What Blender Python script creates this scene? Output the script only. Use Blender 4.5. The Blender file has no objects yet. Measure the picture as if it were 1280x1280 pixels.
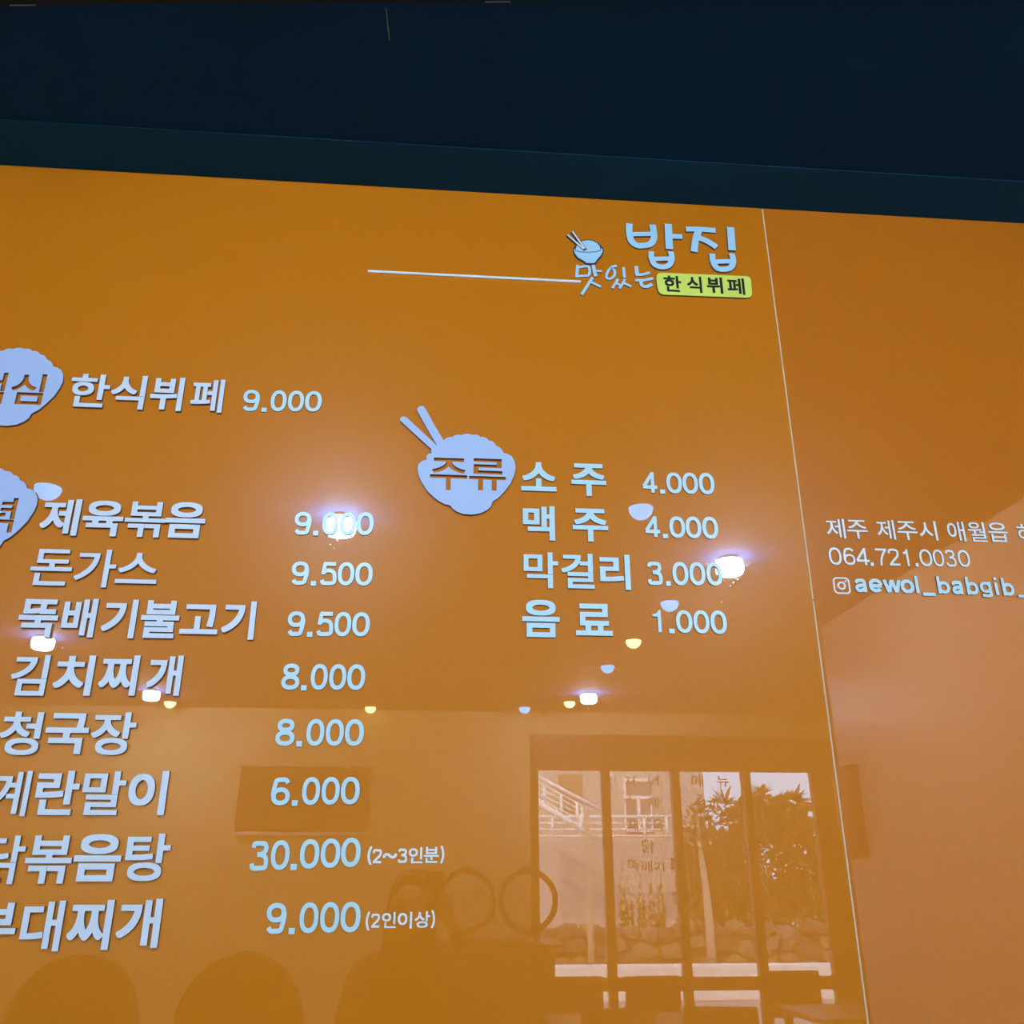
import bpy, bmesh, math, random
import numpy as np
from mathutils import Vector, Matrix

random.seed(7)
SC = bpy.context.scene
COL = SC.collection

# ------------------------------------------------------------------ camera
EYE = (0.0, -1.5752, 1.6)
FPX = 1127.0                       # focal length in pixels of the 1280 px frame
_z = Vector((0, 2790, -FPX)).normalized()
_x = Vector((14960, -455, -FPX)).normalized()
_x = (_x - _z * _x.dot(_z)).normalized()
_y = _z.cross(_x)
ROT = Matrix((_x, _y, _z))
cam_data = bpy.data.cameras.new('camera')
cam_data.sensor_width = 36.0
cam_data.lens = FPX / 1280.0 * 36.0
cam_data.clip_start = 0.01
cam = bpy.data.objects.new('camera', cam_data)
COL.objects.link(cam)
cam.matrix_world = Matrix.Translation(EYE) @ ROT.to_4x4()
SC.camera = cam

# ------------------------------------------------------------------ world: an even, hazy bright sky
world = bpy.data.worlds.new('sky')
SC.world = world
world.use_nodes = True
bg = world.node_tree.nodes['Background']
bg.inputs['Color'].default_value = (0.44, 0.69, 1.0, 1)
bg.inputs['Strength'].default_value = 10.5

# sun over the roof of this building: it lights the garden and the house opposite, not the room
sun_data = bpy.data.lights.new('sun', 'SUN')
sun_data.energy = 15.0
sun_data.angle = math.radians(2.0)
sun_data.color = (1.0, 0.80, 0.58)
sun = bpy.data.objects.new('sun', sun_data)
COL.objects.link(sun)
sun.location = (0, 10, 20)
sun.rotation_euler = Vector((0.35, -0.75, -0.75)).to_track_quat('-Z', 'Y').to_euler()

# ------------------------------------------------------------------ exposure
vs = SC.view_settings
vs.view_transform = 'Standard'
vs.look = 'None'
vs.exposure = 0.0
vs.gamma = 1.0
vs.use_curve_mapping = False
SC.cycles.use_denoising = True
SC.cycles.sample_clamp_indirect = 12.0

DRUM_L = 580.0       # radiance of the drum lamps

# ================================================================== helpers
def at(u, v, depth):
    """point seen mirrored in the panel at pixel (u, v), `depth` metres in front of the menu wall"""
    r = ROT @ Vector((u - 640, 640 - v, -FPX))
    t = (depth - EYE[1]) / r.y
    return Vector((r.x * t, -depth, EYE[2] + r.z * t))

def mat(name, color, rough=0.5, metallic=0.0, spec=0.5, noise=0.0, scale=20.0, bump=0.0, **kw):
    m = bpy.data.materials.new(name)
    m.use_nodes = True
    nt = m.node_tree
    b = nt.nodes['Principled BSDF']
    b.inputs['Base Color'].default_value = (*color, 1)
    b.inputs['Roughness'].default_value = rough
    b.inputs['Metallic'].default_value = metallic
    b.inputs['Specular IOR Level'].default_value = spec
    for k, v in kw.items():
        b.inputs[k.replace('_', ' ')].default_value = v
    if noise or bump:
        tc = nt.nodes.new('ShaderNodeTexCoord')
        n = nt.nodes.new('ShaderNodeTexNoise')
        n.inputs['Scale'].default_value = scale
        n.inputs['Detail'].default_value = 5
        nt.links.new(tc.outputs['Object'], n.inputs['Vector'])
        if noise:
            mx = nt.nodes.new('ShaderNodeMix'); mx.data_type = 'RGBA'
            mx.inputs[6].default_value = (*[c * (1 - noise) for c in color], 1)
            mx.inputs[7].default_value = (*[min(1, c * (1 + noise)) for c in color], 1)
            nt.links.new(n.outputs['Fac'], mx.inputs[0])
            nt.links.new(mx.outputs[2], b.inputs['Base Color'])
        if bump:
            bp = nt.nodes.new('ShaderNodeBump')
            bp.inputs['Strength'].default_value = bump
            bp.inputs['Distance'].default_value = 0.01
            nt.links.new(n.outputs['Fac'], bp.inputs['Height'])
            nt.links.new(bp.outputs['Normal'], b.inputs['Normal'])
    return m

def emit(name, color, strength, base=(0.8, 0.8, 0.8)):
    m = bpy.data.materials.new(name); m.use_nodes = True
    b = m.node_tree.nodes['Principled BSDF']
    b.inputs['Base Color'].default_value = (*base, 1)
    b.inputs['Emission Color'].default_value = (*color, 1)
    b.inputs['Emission Strength'].default_value = strength
    return m

def tag(o, label=None, cat=None, group=None, kind=None):
    if label: o['label'] = label
    if cat: o['category'] = cat
    if group: o['group'] = group
    if kind: o['kind'] = kind
    return o

def link(name, me, m=None, parent=None, loc=None):
    o = bpy.data.objects.new(name, me)
    COL.objects.link(o)
    if m is not None and not me.materials:
        for k in (m if isinstance(m, (list, tuple)) else [m]):
            me.materials.append(k)
    if parent is not None:
        o.parent = parent
    if loc is not None:
        o.location = loc
    return o

def empty(name, loc, label=None, cat=None, group=None, rz=0.0):
    o = bpy.data.objects.new(name, None)
    o.empty_display_size = 0.05
    COL.objects.link(o)
    o.location = loc
    o.rotation_euler.z = rz
    return tag(o, label, cat, group)

class MB:
    """collects shapes for one mesh"""
    def __init__(s): s.v, s.f, s.sm = [], [], []
    def add(s, v, f, smooth=False):
        n = len(s.v); s.v += [tuple(p) for p in v]
        s.f += [tuple(i + n for i in q) for q in f]; s.sm += [smooth] * len(f); return s
    def box(s, a, b):
        x0, x1 = sorted((a[0], b[0])); y0, y1 = sorted((a[1], b[1])); z0, z1 = sorted((a[2], b[2]))
        return s.add([(x0,y0,z0),(x1,y0,z0),(x1,y1,z0),(x0,y1,z0),(x0,y0,z1),(x1,y0,z1),(x1,y1,z1),(x0,y1,z1)],
                     [(0,3,2,1),(4,5,6,7),(0,1,5,4),(1,2,6,5),(2,3,7,6),(3,0,4,7)])
    def lathe(s, prof, n=24, c=(0,0,0), caps=True):
        v = []; f = []
        for r, z in prof:
            for k in range(n):
                a = 2 * math.pi * k / n
                v.append((c[0] + r * math.cos(a), c[1] + r * math.sin(a), c[2] + z))
        for i in range(len(prof) - 1):
            for k in range(n):
                k2 = (k + 1) % n
                f.append((i*n+k, i*n+k2, (i+1)*n+k2, (i+1)*n+k))
        if caps:
            f.append(tuple(reversed(range(n)))); f.append(tuple(range((len(prof)-1)*n, len(prof)*n)))
        return s.add(v, f, True)
    def tube(s, pts, r, n=8, closed=False):
        pts = [Vector(p) for p in pts]; rs = r if isinstance(r, (list, tuple)) else [r] * len(pts)
        v = []; f = []; m = len(pts); up = None
        for i, p in enumerate(pts):
            d = (pts[(i+1) % m] - pts[i-1]) if closed else (pts[min(i+1, m-1)] - pts[max(i-1, 0)])
            d.normalize()
            if up is None:
                up = d.cross(Vector((0.31, 0.2, 0.93)))
                if up.length < 1e-3: up = d.cross(Vector((1, 0, 0)))
            up = (up - d * up.dot(d)).normalized(); w = d.cross(up)
            for k in range(n):
                a = 2 * math.pi * k / n
                v.append(p + (up * math.cos(a) + w * math.sin(a)) * rs[i])
        for i in range(m if closed else m - 1):
            j = (i + 1) % m
            for k in range(n):
                k2 = (k + 1) % n
                f.append((i*n+k, i*n+k2, j*n+k2, j*n+k))
        if not closed:
            f.append(tuple(reversed(range(n)))); f.append(tuple(range((m-1)*n, m*n)))
        return s.add(v, f, True)
    def mesh(s, name):
        me = bpy.data.meshes.new(name); me.from_pydata(s.v, [], s.f)
        me.polygons.foreach_set('use_smooth', s.sm); me.update()
        return me
    def build(s, name, m, parent=None, loc=None):
        return link(name, s.mesh(name), m, parent, loc)

def box(name, a, b, m, parent=None):
    return MB().box(a, b).build(name, m, parent)

def bevel(o, w, seg=2):
    bm = bmesh.new(); bm.from_mesh(o.data)
    bmesh.ops.bevel(bm, geom=list(bm.edges), offset=w, segments=seg, affect='EDGES', profile=0.6)
    bm.to_mesh(o.data); bm.free(); return o

def struct(o):
    o['kind'] = 'structure'; return o

# ---------- flat outlines turned into thick sign pieces
_pending = {}
def text_flat(ch, offset):
    """flat triangles of one character, in the unit square"""
    return _pending[(ch, offset)]

def flat_of(ob, dg):
    me = bpy.data.meshes.new_from_object(ob.evaluated_get(dg))
    bm = bmesh.new(); bm.from_mesh(me)
    bmesh.ops.remove_doubles(bm, verts=bm.verts, dist=1e-5)
    seen = set()
    for fc in list(bm.faces):
        k = frozenset(v.index for v in fc.verts)
        if k in seen or fc.calc_area() < 1e-10: bm.faces.remove(fc)
        else: seen.add(k)
    bm.normal_update()
    for fc in bm.faces:
        if fc.normal.z < 0: fc.normal_flip()
    bm.verts.index_update()
    v = [(p.co.x, p.co.y) for p in bm.verts]; f = [tuple(q.index for q in fc.verts) for fc in bm.faces]
    bm.free(); bpy.data.meshes.remove(me)
    return v, f

def prepare_text(keys):
    obs = {}
    for ch, wt in keys:
        if (ch, wt) in obs: continue
        cu = bpy.data.curves.new('glyph', 'CURVE'); cu.dimensions = '2D'; cu.fill_mode = 'FRONT'
        for lp in GLYPHS[(ch, wt)]:
            sp = cu.splines.new('POLY'); n = len(lp) // 2; sp.points.add(n - 1); sp.use_cyclic_u = True
            for i in range(n): sp.points[i].co = (lp[2*i] / 100, lp[2*i+1] / 100, 0, 1)
        ob = bpy.data.objects.new('glyph', cu); COL.objects.link(ob); obs[(ch, wt)] = ob
    dg = bpy.context.evaluated_depsgraph_get(); dg.update()
    for k, ob in obs.items():
        v, f = flat_of(ob, dg)
        _pending[k] = ([(x / 10, y / 10) for x, y in v], f)
    for ob in obs.values():
        cu = ob.data; bpy.data.objects.remove(ob); bpy.data.curves.remove(cu)

def boundary(f):
    e = {}
    for q in f:
        for a, b in zip(q, q[1:] + q[:1]):
            e[(a, b)] = 1
    return [(a, b) for a, b in e if (b, a) not in e]

def thick(v, f, t, base=0.0):
    """wall-plane triangles (x, z) -> a slab from y=-base to y=-(base+t), front towards the room"""
    n = len(v)
    vv = [(x, -base - t, z) for x, z in v] + [(x, -base, z) for x, z in v]
    ff = [tuple(q) for q in f] + [tuple(i + n for i in reversed(q)) for q in f]
    ff += [(b, a, a + n, b + n) for a, b in boundary(f)]
    return vv, ff

def glyph_loops(ch, wt):
    return [[(lp[2*i] / 1000, lp[2*i+1] / 1000) for i in range(len(lp) // 2)] for lp in GLYPHS[(ch, wt)]]

def fill(loops):
    """flat triangulation of outlines with holes"""
    cu = bpy.data.curves.new('outline', 'CURVE'); cu.dimensions = '2D'; cu.fill_mode = 'FRONT'
    for lp in loops:
        sp = cu.splines.new('POLY'); sp.points.add(len(lp) - 1)
        for p, (x, z) in zip(sp.points, lp): p.co = (x * 10, z * 10, 0, 1)
        sp.use_cyclic_u = True
    ob = bpy.data.objects.new('outline', cu); COL.objects.link(ob)
    dg = bpy.context.evaluated_depsgraph_get(); dg.update()
    v, f = flat_of(ob, dg)
    bpy.data.objects.remove(ob); bpy.data.curves.remove(cu)
    return [(x / 10, z / 10) for x, z in v], f

def smooth_line(pts, n=6):
    if len(pts) < 3: return [Vector(p) for p in pts]
    P = [Vector(p) for p in pts]; P = [2 * P[0] - P[1]] + P + [2 * P[-1] - P[-2]]; out = []
    for i in range(1, len(P) - 2):
        a, b, c, d = P[i-1:i+3]
        for k in range(n):
            t = k / n
            out.append(0.5 * ((2*b) + (c-a)*t + (2*a-5*b+4*c-d)*t*t + (3*b-a-3*c+d)*t**3))
    out.append(P[-2]); return out

def ribbon(mb, pts, w, t, base):
    p = smooth_line(pts); L = []; R = []
    for i in range(len(p)):
        d = (p[min(i+1, len(p)-1)] - p[max(i-1, 0)]).normalized(); nrm = Vector((-d.y, d.x)) * w / 2
        L.append(p[i] + nrm); R.append(p[i] - nrm)
    n = len(p); v = [tuple(q) for q in L + R]
    f = [(i + n, i + 1 + n, i + 1, i) for i in range(n - 1)]
    mb.add(*thick(v, f, t, base))

def origin_to(me, o):
    for vtx in me.vertices: vtx.co -= o

def shade_sides(o):
    """the narrow sides of a sign piece take the second material, their shade painted dark"""
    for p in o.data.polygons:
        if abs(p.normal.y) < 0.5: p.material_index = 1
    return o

def lettering(name, part, key, m, t, label, cat, group=None, base=0.0):
    off, rows = TEXT[key]
    root = empty(name, ((rows[0][1] + rows[-1][2]) / 2, -base, min(r[3] for r in rows)), label, cat, group)
    for ch, x0, x1, z0, z1 in rows:
        v, f = text_flat(ch, off)
        vv = [(x * (x1 - x0), z * (z1 - z0)) for x, z in v]
        me = MB().add(*thick(vv, f, t)).mesh(part)
        o = shade_sides(link(part, me, [m, M_SIDE_SHADE], root))
        o.location = (x0 - root.location.x, 0, z0 - root.location.z)
    return root

TEXT = {
    'lunch_dish': (0.027, [('한', -0.7182, -0.6447, 2.4242, 2.4955), ('식', -0.6416, -0.5778, 2.423, 2.4962), ('뷔', -0.5682, -0.5071, 2.4226, 2.4955), ('페', -0.4916, -0.4311, 2.4225, 2.495)]),
    'pork': (0.027, [('제', -0.7215, -0.6551, 2.1647, 2.2349), ('육', -0.6492, -0.5781, 2.1653, 2.2338), ('볶', -0.5753, -0.5035, 2.1655, 2.2341), ('음', -0.5035, -0.4331, 2.1661, 2.2357)]),
    'cutlet': (0.015, [('돈', -0.7211, -0.6508, 2.0712, 2.1381), ('가', -0.6454, -0.5761, 2.0696, 2.14), ('스', -0.5744, -0.5032, 2.0785, 2.1355)]),
    'bulgogi': (0.027, [('뚝', -0.7236, -0.6582, 1.9784, 2.0459), ('배', -0.6514, -0.5954, 1.9799, 2.0487), ('기', -0.5842, -0.5274, 1.9798, 2.0489), ('불', -0.5195, -0.4545, 1.9812, 2.0484), ('고', -0.4516, -0.3869, 1.9897, 2.0428), ('기', -0.381, -0.3246, 1.9815, 2.0503)]),
    'kimchi': (0.027, [('김', -0.716, -0.6577, 1.8793, 1.9483), ('치', -0.6463, -0.5831, 1.8804, 1.9487), ('찌', -0.5725, -0.51, 1.8815, 1.9501), ('개', -0.494, -0.4375, 1.8826, 1.9515)]),
    'soybean': (0.027, [('청', -0.7145, -0.6504, 1.7828, 1.8527), ('국', -0.6432, -0.5745, 1.7851, 1.8513), ('장', -0.5697, -0.4994, 1.7843, 1.8538)]),
    'omelette': (0.027, [('계', -0.7116, -0.6508, 1.6885, 1.7582), ('란', -0.6407, -0.5738, 1.6905, 1.7588), ('말', -0.5683, -0.5013, 1.6908, 1.7586), ('이', -0.4959, -0.4353, 1.6911, 1.76)]),
    'chicken': (0.027, [('닭', -0.7039, -0.6396, 1.5886, 1.6597), ('볶', -0.6369, -0.5665, 1.5893, 1.6598), ('음', -0.5635, -0.4914, 1.5923, 1.6621), ('탕', -0.4855, -0.4175, 1.593, 1.6632)]),
    'army': (0.027, [('부', -0.6982, -0.6321, 1.4966, 1.5623), ('대', -0.6245, -0.5642, 1.4943, 1.5651), ('찌', -0.5552, -0.4912, 1.4957, 1.5658), ('개', -0.4825, -0.4179, 1.4982, 1.5675)]),
    'soju': (0.027, [('소', 0.1453, 0.2134, 2.2817, 2.3423), ('주', 0.2421, 0.3101, 2.2744, 2.3429)]),
    'beer': (0.027, [('맥', 0.1481, 0.2088, 2.1816, 2.251), ('주', 0.2424, 0.3103, 2.1818, 2.2485)]),
    'rice_wine': (0.027, [('막', 0.1492, 0.2135, 2.0885, 2.1582), ('걸', 0.219, 0.2802, 2.0896, 2.1575), ('리', 0.291, 0.3481, 2.089, 2.1576)]),
    'soft': (0.027, [('음', 0.1461, 0.2141, 1.9968, 2.0662), ('료', 0.2432, 0.3104, 2.0017, 2.0612)]),
    'p_lunch': (0.024, [('9', -0.394, -0.3626, 2.4303, 2.4767), ('.', -0.3569, -0.3472, 2.4297, 2.4389), ('0', -0.3414, -0.3114, 2.4321, 2.478), ('0', -0.3085, -0.2781, 2.4331, 2.4787), ('0', -0.276, -0.244, 2.4342, 2.4795)]),
    'p_pork': (0.024, [('9', -0.2736, -0.243, 2.1797, 2.2248), ('.', -0.2382, -0.2288, 2.179, 2.1881), ('0', -0.223, -0.1941, 2.181, 2.2262), ('0', -0.1915, -0.1621, 2.1818, 2.2271), ('0', -0.1603, -0.1295, 2.1826, 2.2279)]),
    'p_cutlet': (0.024, [('9', -0.2702, -0.2395, 2.0839, 2.1281), ('.', -0.2347, -0.2252, 2.0829, 2.0918), ('5', -0.2185, -0.1895, 2.0845, 2.1284), ('0', -0.1878, -0.1584, 2.0849, 2.1289), ('0', -0.1565, -0.1256, 2.0853, 2.1292)]),
    'p_bulgogi': (0.024, [('9', -0.2688, -0.2384, 1.9902, 2.035), ('.', -0.2335, -0.2241, 1.9893, 1.9984), ('5', -0.2175, -0.1887, 1.991, 2.0353), ('0', -0.187, -0.1578, 1.9915, 2.0357), ('0', -0.1559, -0.1252, 1.992, 2.0359)]),
    'p_kimchi': (0.024, [('8', -0.2698, -0.2392, 1.8963, 1.9415), ('.', -0.2356, -0.2262, 1.8953, 1.9045), ('0', -0.2206, -0.1919, 1.8969, 1.9418), ('0', -0.1892, -0.1602, 1.8973, 1.942), ('0', -0.1583, -0.1277, 1.8977, 1.9422)]),
    'p_soybean': (0.024, [('8', -0.2707, -0.2392, 1.8025, 1.8473), ('.', -0.2355, -0.2259, 1.8015, 1.8107), ('0', -0.22, -0.1905, 1.803, 1.8475), ('0', -0.1877, -0.1578, 1.8034, 1.8477), ('0', -0.1558, -0.1243, 1.8037, 1.8478)]),
    'p_omelette': (0.024, [('6', -0.269, -0.2385, 1.7074, 1.7515), ('.', -0.2342, -0.2248, 1.7066, 1.7157), ('0', -0.219, -0.1901, 1.7083, 1.7523), ('0', -0.1874, -0.158, 1.7089, 1.7528), ('0', -0.1561, -0.1252, 1.7095, 1.7532)]),
    'p_chicken': (0.024, [('3', -0.292, -0.2633, 1.608, 1.6527), ('0', -0.2598, -0.2307, 1.6093, 1.6539), ('.', -0.2275, -0.2174, 1.6089, 1.6182), ('0', -0.2142, -0.1835, 1.6111, 1.6556), ('0', -0.1813, -0.1501, 1.6124, 1.6568), ('0', -0.149, -0.1179, 1.6137, 1.658)]),
    'p_army': (0.024, [('9', -0.2579, -0.2271, 1.5167, 1.5611), ('.', -0.222, -0.2125, 1.5159, 1.5251), ('0', -0.2067, -0.1775, 1.5175, 1.5617), ('0', -0.1748, -0.1451, 1.518, 1.562), ('0', -0.1431, -0.112, 1.5185, 1.5624)]),
    'p_soju': (0.024, [('4', 0.3807, 0.4097, 2.2865, 2.3299), ('.', 0.4148, 0.4249, 2.2848, 2.2936), ('0', 0.4285, 0.4591, 2.2865, 2.3308), ('0', 0.4604, 0.4908, 2.2866, 2.3315), ('0', 0.4929, 0.5235, 2.2868, 2.3323)]),
    'p_beer': (0.024, [('4', 0.3808, 0.4096, 2.195, 2.2375), ('.', 0.4146, 0.4246, 2.1933, 2.2019), ('0', 0.4283, 0.4587, 2.1948, 2.2384), ('0', 0.4599, 0.4902, 2.1948, 2.239), ('0', 0.4922, 0.5227, 2.1949, 2.2397)]),
    'p_rice_wine': (0.024, [('3', 0.3807, 0.4087, 2.1, 2.1457), ('.', 0.4147, 0.4236, 2.099, 2.1083), ('0', 0.428, 0.4581, 2.1009, 2.1465), ('0', 0.4604, 0.4904, 2.1014, 2.1469), ('0', 0.4929, 0.523, 2.102, 2.1473)]),
    'p_soft': (0.024, [('1', 0.3852, 0.4009, 2.0109, 2.0523), ('.', 0.4143, 0.4245, 2.0091, 2.0176), ('0', 0.4284, 0.4587, 2.0103, 2.0529), ('0', 0.4609, 0.4904, 2.01, 2.0534), ('0', 0.4928, 0.523, 2.0097, 2.0538)]),
    'n_chicken': (0.018, [('(', -0.1067, -0.0992, 1.6171, 1.6449), ('2', -0.0983, -0.0835, 1.6192, 1.6409), ('~', -0.0822, -0.0591, 1.6264, 1.6349), ('3', -0.0576, -0.0427, 1.6198, 1.6418), ('인', -0.0402, -0.0177, 1.6193, 1.6438), ('분', -0.0159, 0.0087, 1.6199, 1.6443), (')', 0.0107, 0.0172, 1.6193, 1.646)]),
    'n_army': (0.018, [('(', -0.1037, -0.0972, 1.5209, 1.5479), ('2', -0.095, -0.0817, 1.5247, 1.5453), ('인', -0.0783, -0.0564, 1.5241, 1.5473), ('이', -0.0534, -0.0309, 1.5232, 1.5477), ('상', -0.0269, -0.0025, 1.5244, 1.5484), (')', -0.0011, 0.0055, 1.5238, 1.5497)]),
    'address': (0.008, [('제', 0.7373, 0.7748, 2.2037, 2.2441), ('주', 0.779, 0.8199, 2.2039, 2.2427), ('제', 0.8384, 0.8747, 2.2043, 2.2449), ('주', 0.8793, 0.9198, 2.2042, 2.2432), ('시', 0.9237, 0.96, 2.2048, 2.2455), ('애', 0.9817, 1.0169, 2.2042, 2.246), ('월', 1.0238, 1.0601, 2.2048, 2.2463), ('읍', 1.0648, 1.1051, 2.2057, 2.2462), ('하', 1.1242, 1.1631, 2.2049, 2.2458)]),
    'phone': (0.008, [('0', 0.7347, 0.7595, 2.1494, 2.1846), ('6', 0.7632, 0.7861, 2.1498, 2.1848), ('4', 0.7881, 0.814, 2.1502, 2.1851), ('.', 0.8152, 0.8215, 2.1491, 2.1562), ('7', 0.828, 0.8501, 2.1504, 2.185), ('2', 0.8526, 0.8743, 2.151, 2.1855), ('1', 0.8829, 0.8927, 2.151, 2.1856), ('.', 0.9045, 0.9103, 2.1501, 2.1572), ('0', 0.9148, 0.9397, 2.1514, 2.186), ('0', 0.942, 0.9635, 2.1517, 2.1862), ('3', 0.9673, 0.9876, 2.1519, 2.1863), ('0', 0.9921, 1.0159, 2.1522, 2.1866)]),
    'handle': (0.045, [('a', 0.7774, 0.7996, 2.0957, 2.1227), ('e', 0.8045, 0.8314, 2.0964, 2.1234), ('w', 0.8324, 0.8682, 2.0965, 2.1223), ('o', 0.8667, 0.8933, 2.096, 2.1234), ('l', 0.8964, 0.9026, 2.0965, 2.1313), ('_', 0.9083, 0.9328, 2.0919, 2.0983), ('b', 0.94, 0.964, 2.0972, 2.1315), ('a', 0.9682, 0.9893, 2.0962, 2.1237), ('b', 0.9971, 1.0205, 2.0963, 2.1317), ('g', 1.0243, 1.0473, 2.0918, 2.1228), ('i', 1.0542, 1.0602, 2.0968, 2.1321), ('b', 1.0688, 1.0919, 2.0961, 2.1316), ('_', 1.0976, 1.1265, 2.0933, 2.0984)]),
    'badge': (0.026, [('한', 0.4527, 0.4904, 2.753, 2.7935), ('식', 0.5033, 0.5353, 2.7535, 2.7947), ('뷔', 0.5463, 0.581, 2.7541, 2.7954), ('페', 0.5914, 0.6291, 2.754, 2.7959)]),
    'cut_drinks': (0.015, [('주', -0.0289, 0.0419, 2.2767, 2.3436), ('류', 0.0456, 0.1155, 2.2785, 2.3451)]),
    'cut_lunch': (0.015, [('점', -0.8924, -0.8364, 2.4236, 2.4909), ('심', -0.8248, -0.7647, 2.4246, 2.491)]),
    'cut_dinner': (0.015, [('저', -0.8806, -0.8318, 2.1652, 2.2317), ('녁', -0.8198, -0.7669, 2.1672, 2.2338)]),
}
RICE_STROKES = [(0.0146, [(0.3861, 2.9275), (0.3843, 2.9061), (0.3876, 2.8821), (0.3994, 2.87), (0.4143, 2.87), (0.4295, 2.8752), (0.4385, 2.8914), (0.4386, 2.9097), (0.4371, 2.9279)]), (0.0113, [(0.3897, 2.8985), (0.4349, 2.9024)]), (0.0165, [(0.4727, 2.9318), (0.4707, 2.864)]), (0.0126, [(0.476, 2.8984), (0.5017, 2.8992)]), (0.0124, [(0.4303, 2.8549), (0.4298, 2.837), (0.4362, 2.8203), (0.4507, 2.8153), (0.4658, 2.8201), (0.4743, 2.8369), (0.4733, 2.8576)]), (0.0112, [(0.4321, 2.8348), (0.4715, 2.8382)])]
HOUSE_STROKES = [(0.0132, [(0.5115, 2.9206), (0.5407, 2.9222), (0.5782, 2.9213)]), (0.0153, [(0.5399, 2.9179), (0.5315, 2.8945), (0.5253, 2.8603)]), (0.0139, [(0.5377, 2.8994), (0.5583, 2.8895), (0.5768, 2.8756)]), (0.0167, [(0.6127, 2.9319), (0.6107, 2.8693)]), (0.0131, [(0.5652, 2.8574), (0.5652, 2.8366), (0.5725, 2.8204), (0.5872, 2.8172), (0.6027, 2.8232), (0.6104, 2.8394), (0.6087, 2.8608)]), (0.0113, [(0.5676, 2.8361), (0.6067, 2.8397)])]
TASTY_A = [(0.0067, [(0.2686, 2.8117), (0.2656, 2.779)]), (0.006, [(0.2684, 2.8049), (0.2895, 2.8088), (0.294, 2.7996), (0.2915, 2.7868), (0.2826, 2.7842), (0.266, 2.7822)]), (0.0079, [(0.302, 2.8133), (0.3041, 2.7981), (0.3068, 2.7836)]), (0.0049, [(0.305, 2.7981), (0.3202, 2.7976)]), (0.0063, [(0.3, 2.7811), (0.2898, 2.7628), (0.2746, 2.7352)]), (0.0059, [(0.2947, 2.7689), (0.3064, 2.7628), (0.3166, 2.7572)])]
TASTY_B = [(0.0057, [(0.3532, 2.8144), (0.3415, 2.8098), (0.3317, 2.7945), (0.3302, 2.7819), (0.3385, 2.7807), (0.3474, 2.7902), (0.3474, 2.8028), (0.3405, 2.8077)]), (0.0064, [(0.3677, 2.8114), (0.3685, 2.7842)]), (0.0056, [(0.3539, 2.7802), (0.3485, 2.7684), (0.341, 2.7555)]), (0.0053, [(0.3503, 2.7695), (0.3596, 2.7628)]), (0.0056, [(0.3692, 2.7804), (0.3643, 2.7693), (0.3563, 2.7554)]), (0.006, [(0.3635, 2.7703), (0.373, 2.7667), (0.3818, 2.7616)])]
TASTY_C = [(0.0085, [(0.3957, 2.8163), (0.3963, 2.7932)]), (0.0067, [(0.3936, 2.793), (0.4097, 2.7955), (0.4245, 2.8012)]), (0.0067, [(0.3915, 2.7789), (0.4106, 2.7804), (0.4307, 2.7862)]), (0.0074, [(0.4035, 2.7789), (0.4054, 2.7665), (0.415, 2.764), (0.428, 2.7706)])]
EMBLEM_BACK = [(0.2599, 2.8519), (0.2622, 2.8581), (0.2683, 2.8679), (0.2787, 2.8759), (0.2927, 2.8803), (0.3061, 2.8782), (0.3164, 2.8719), (0.3227, 2.8628), (0.3264, 2.8575), (0.3261, 2.8489), (0.3218, 2.8379), (0.3125, 2.8254), (0.3083, 2.8179), (0.3019, 2.815), (0.2864, 2.8149), (0.2811, 2.8201), (0.2685, 2.8275), (0.262, 2.8371), (0.2598, 2.8451)]
EMBLEM_BOWL = [(0.2621, 2.8516), (0.2642, 2.8526), (0.2648, 2.8471), (0.273, 2.8442), (0.2924, 2.8442), (0.3111, 2.8471), (0.3194, 2.851), (0.3203, 2.8571), (0.3242, 2.856), (0.324, 2.8492), (0.3197, 2.8393), (0.3104, 2.827), (0.3066, 2.82), (0.3012, 2.8175), (0.2872, 2.8175), (0.2829, 2.8221), (0.2699, 2.8298), (0.264, 2.839), (0.2619, 2.8463)]
EMBLEM_RICE = [(0.2656, 2.8536), (0.2669, 2.8592), (0.2718, 2.8669), (0.2809, 2.8739), (0.2926, 2.8773), (0.3046, 2.8755), (0.3137, 2.8696), (0.3184, 2.8617), (0.3188, 2.8535), (0.3112, 2.8492), (0.2925, 2.8463), (0.273, 2.8464), (0.2659, 2.8489)]
EMBLEM_STICKS = [(0.0036, [(0.2481, 2.8885), (0.2847, 2.8505)]), (0.0036, [(0.2593, 2.8979), (0.2868, 2.8506)])]
BADGE = [(0.4373, 2.7847), (0.4385, 2.7935), (0.4423, 2.7984), (0.4478, 2.8008), (0.5412, 2.8021), (0.637, 2.8031), (0.6429, 2.8005), (0.6453, 2.7942), (0.6445, 2.7622), (0.6433, 2.7549), (0.6398, 2.7495), (0.6326, 2.7468), (0.5415, 2.7459), (0.4511, 2.7447), (0.4444, 2.7466), (0.4403, 2.7515), (0.438, 2.7617)]
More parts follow.
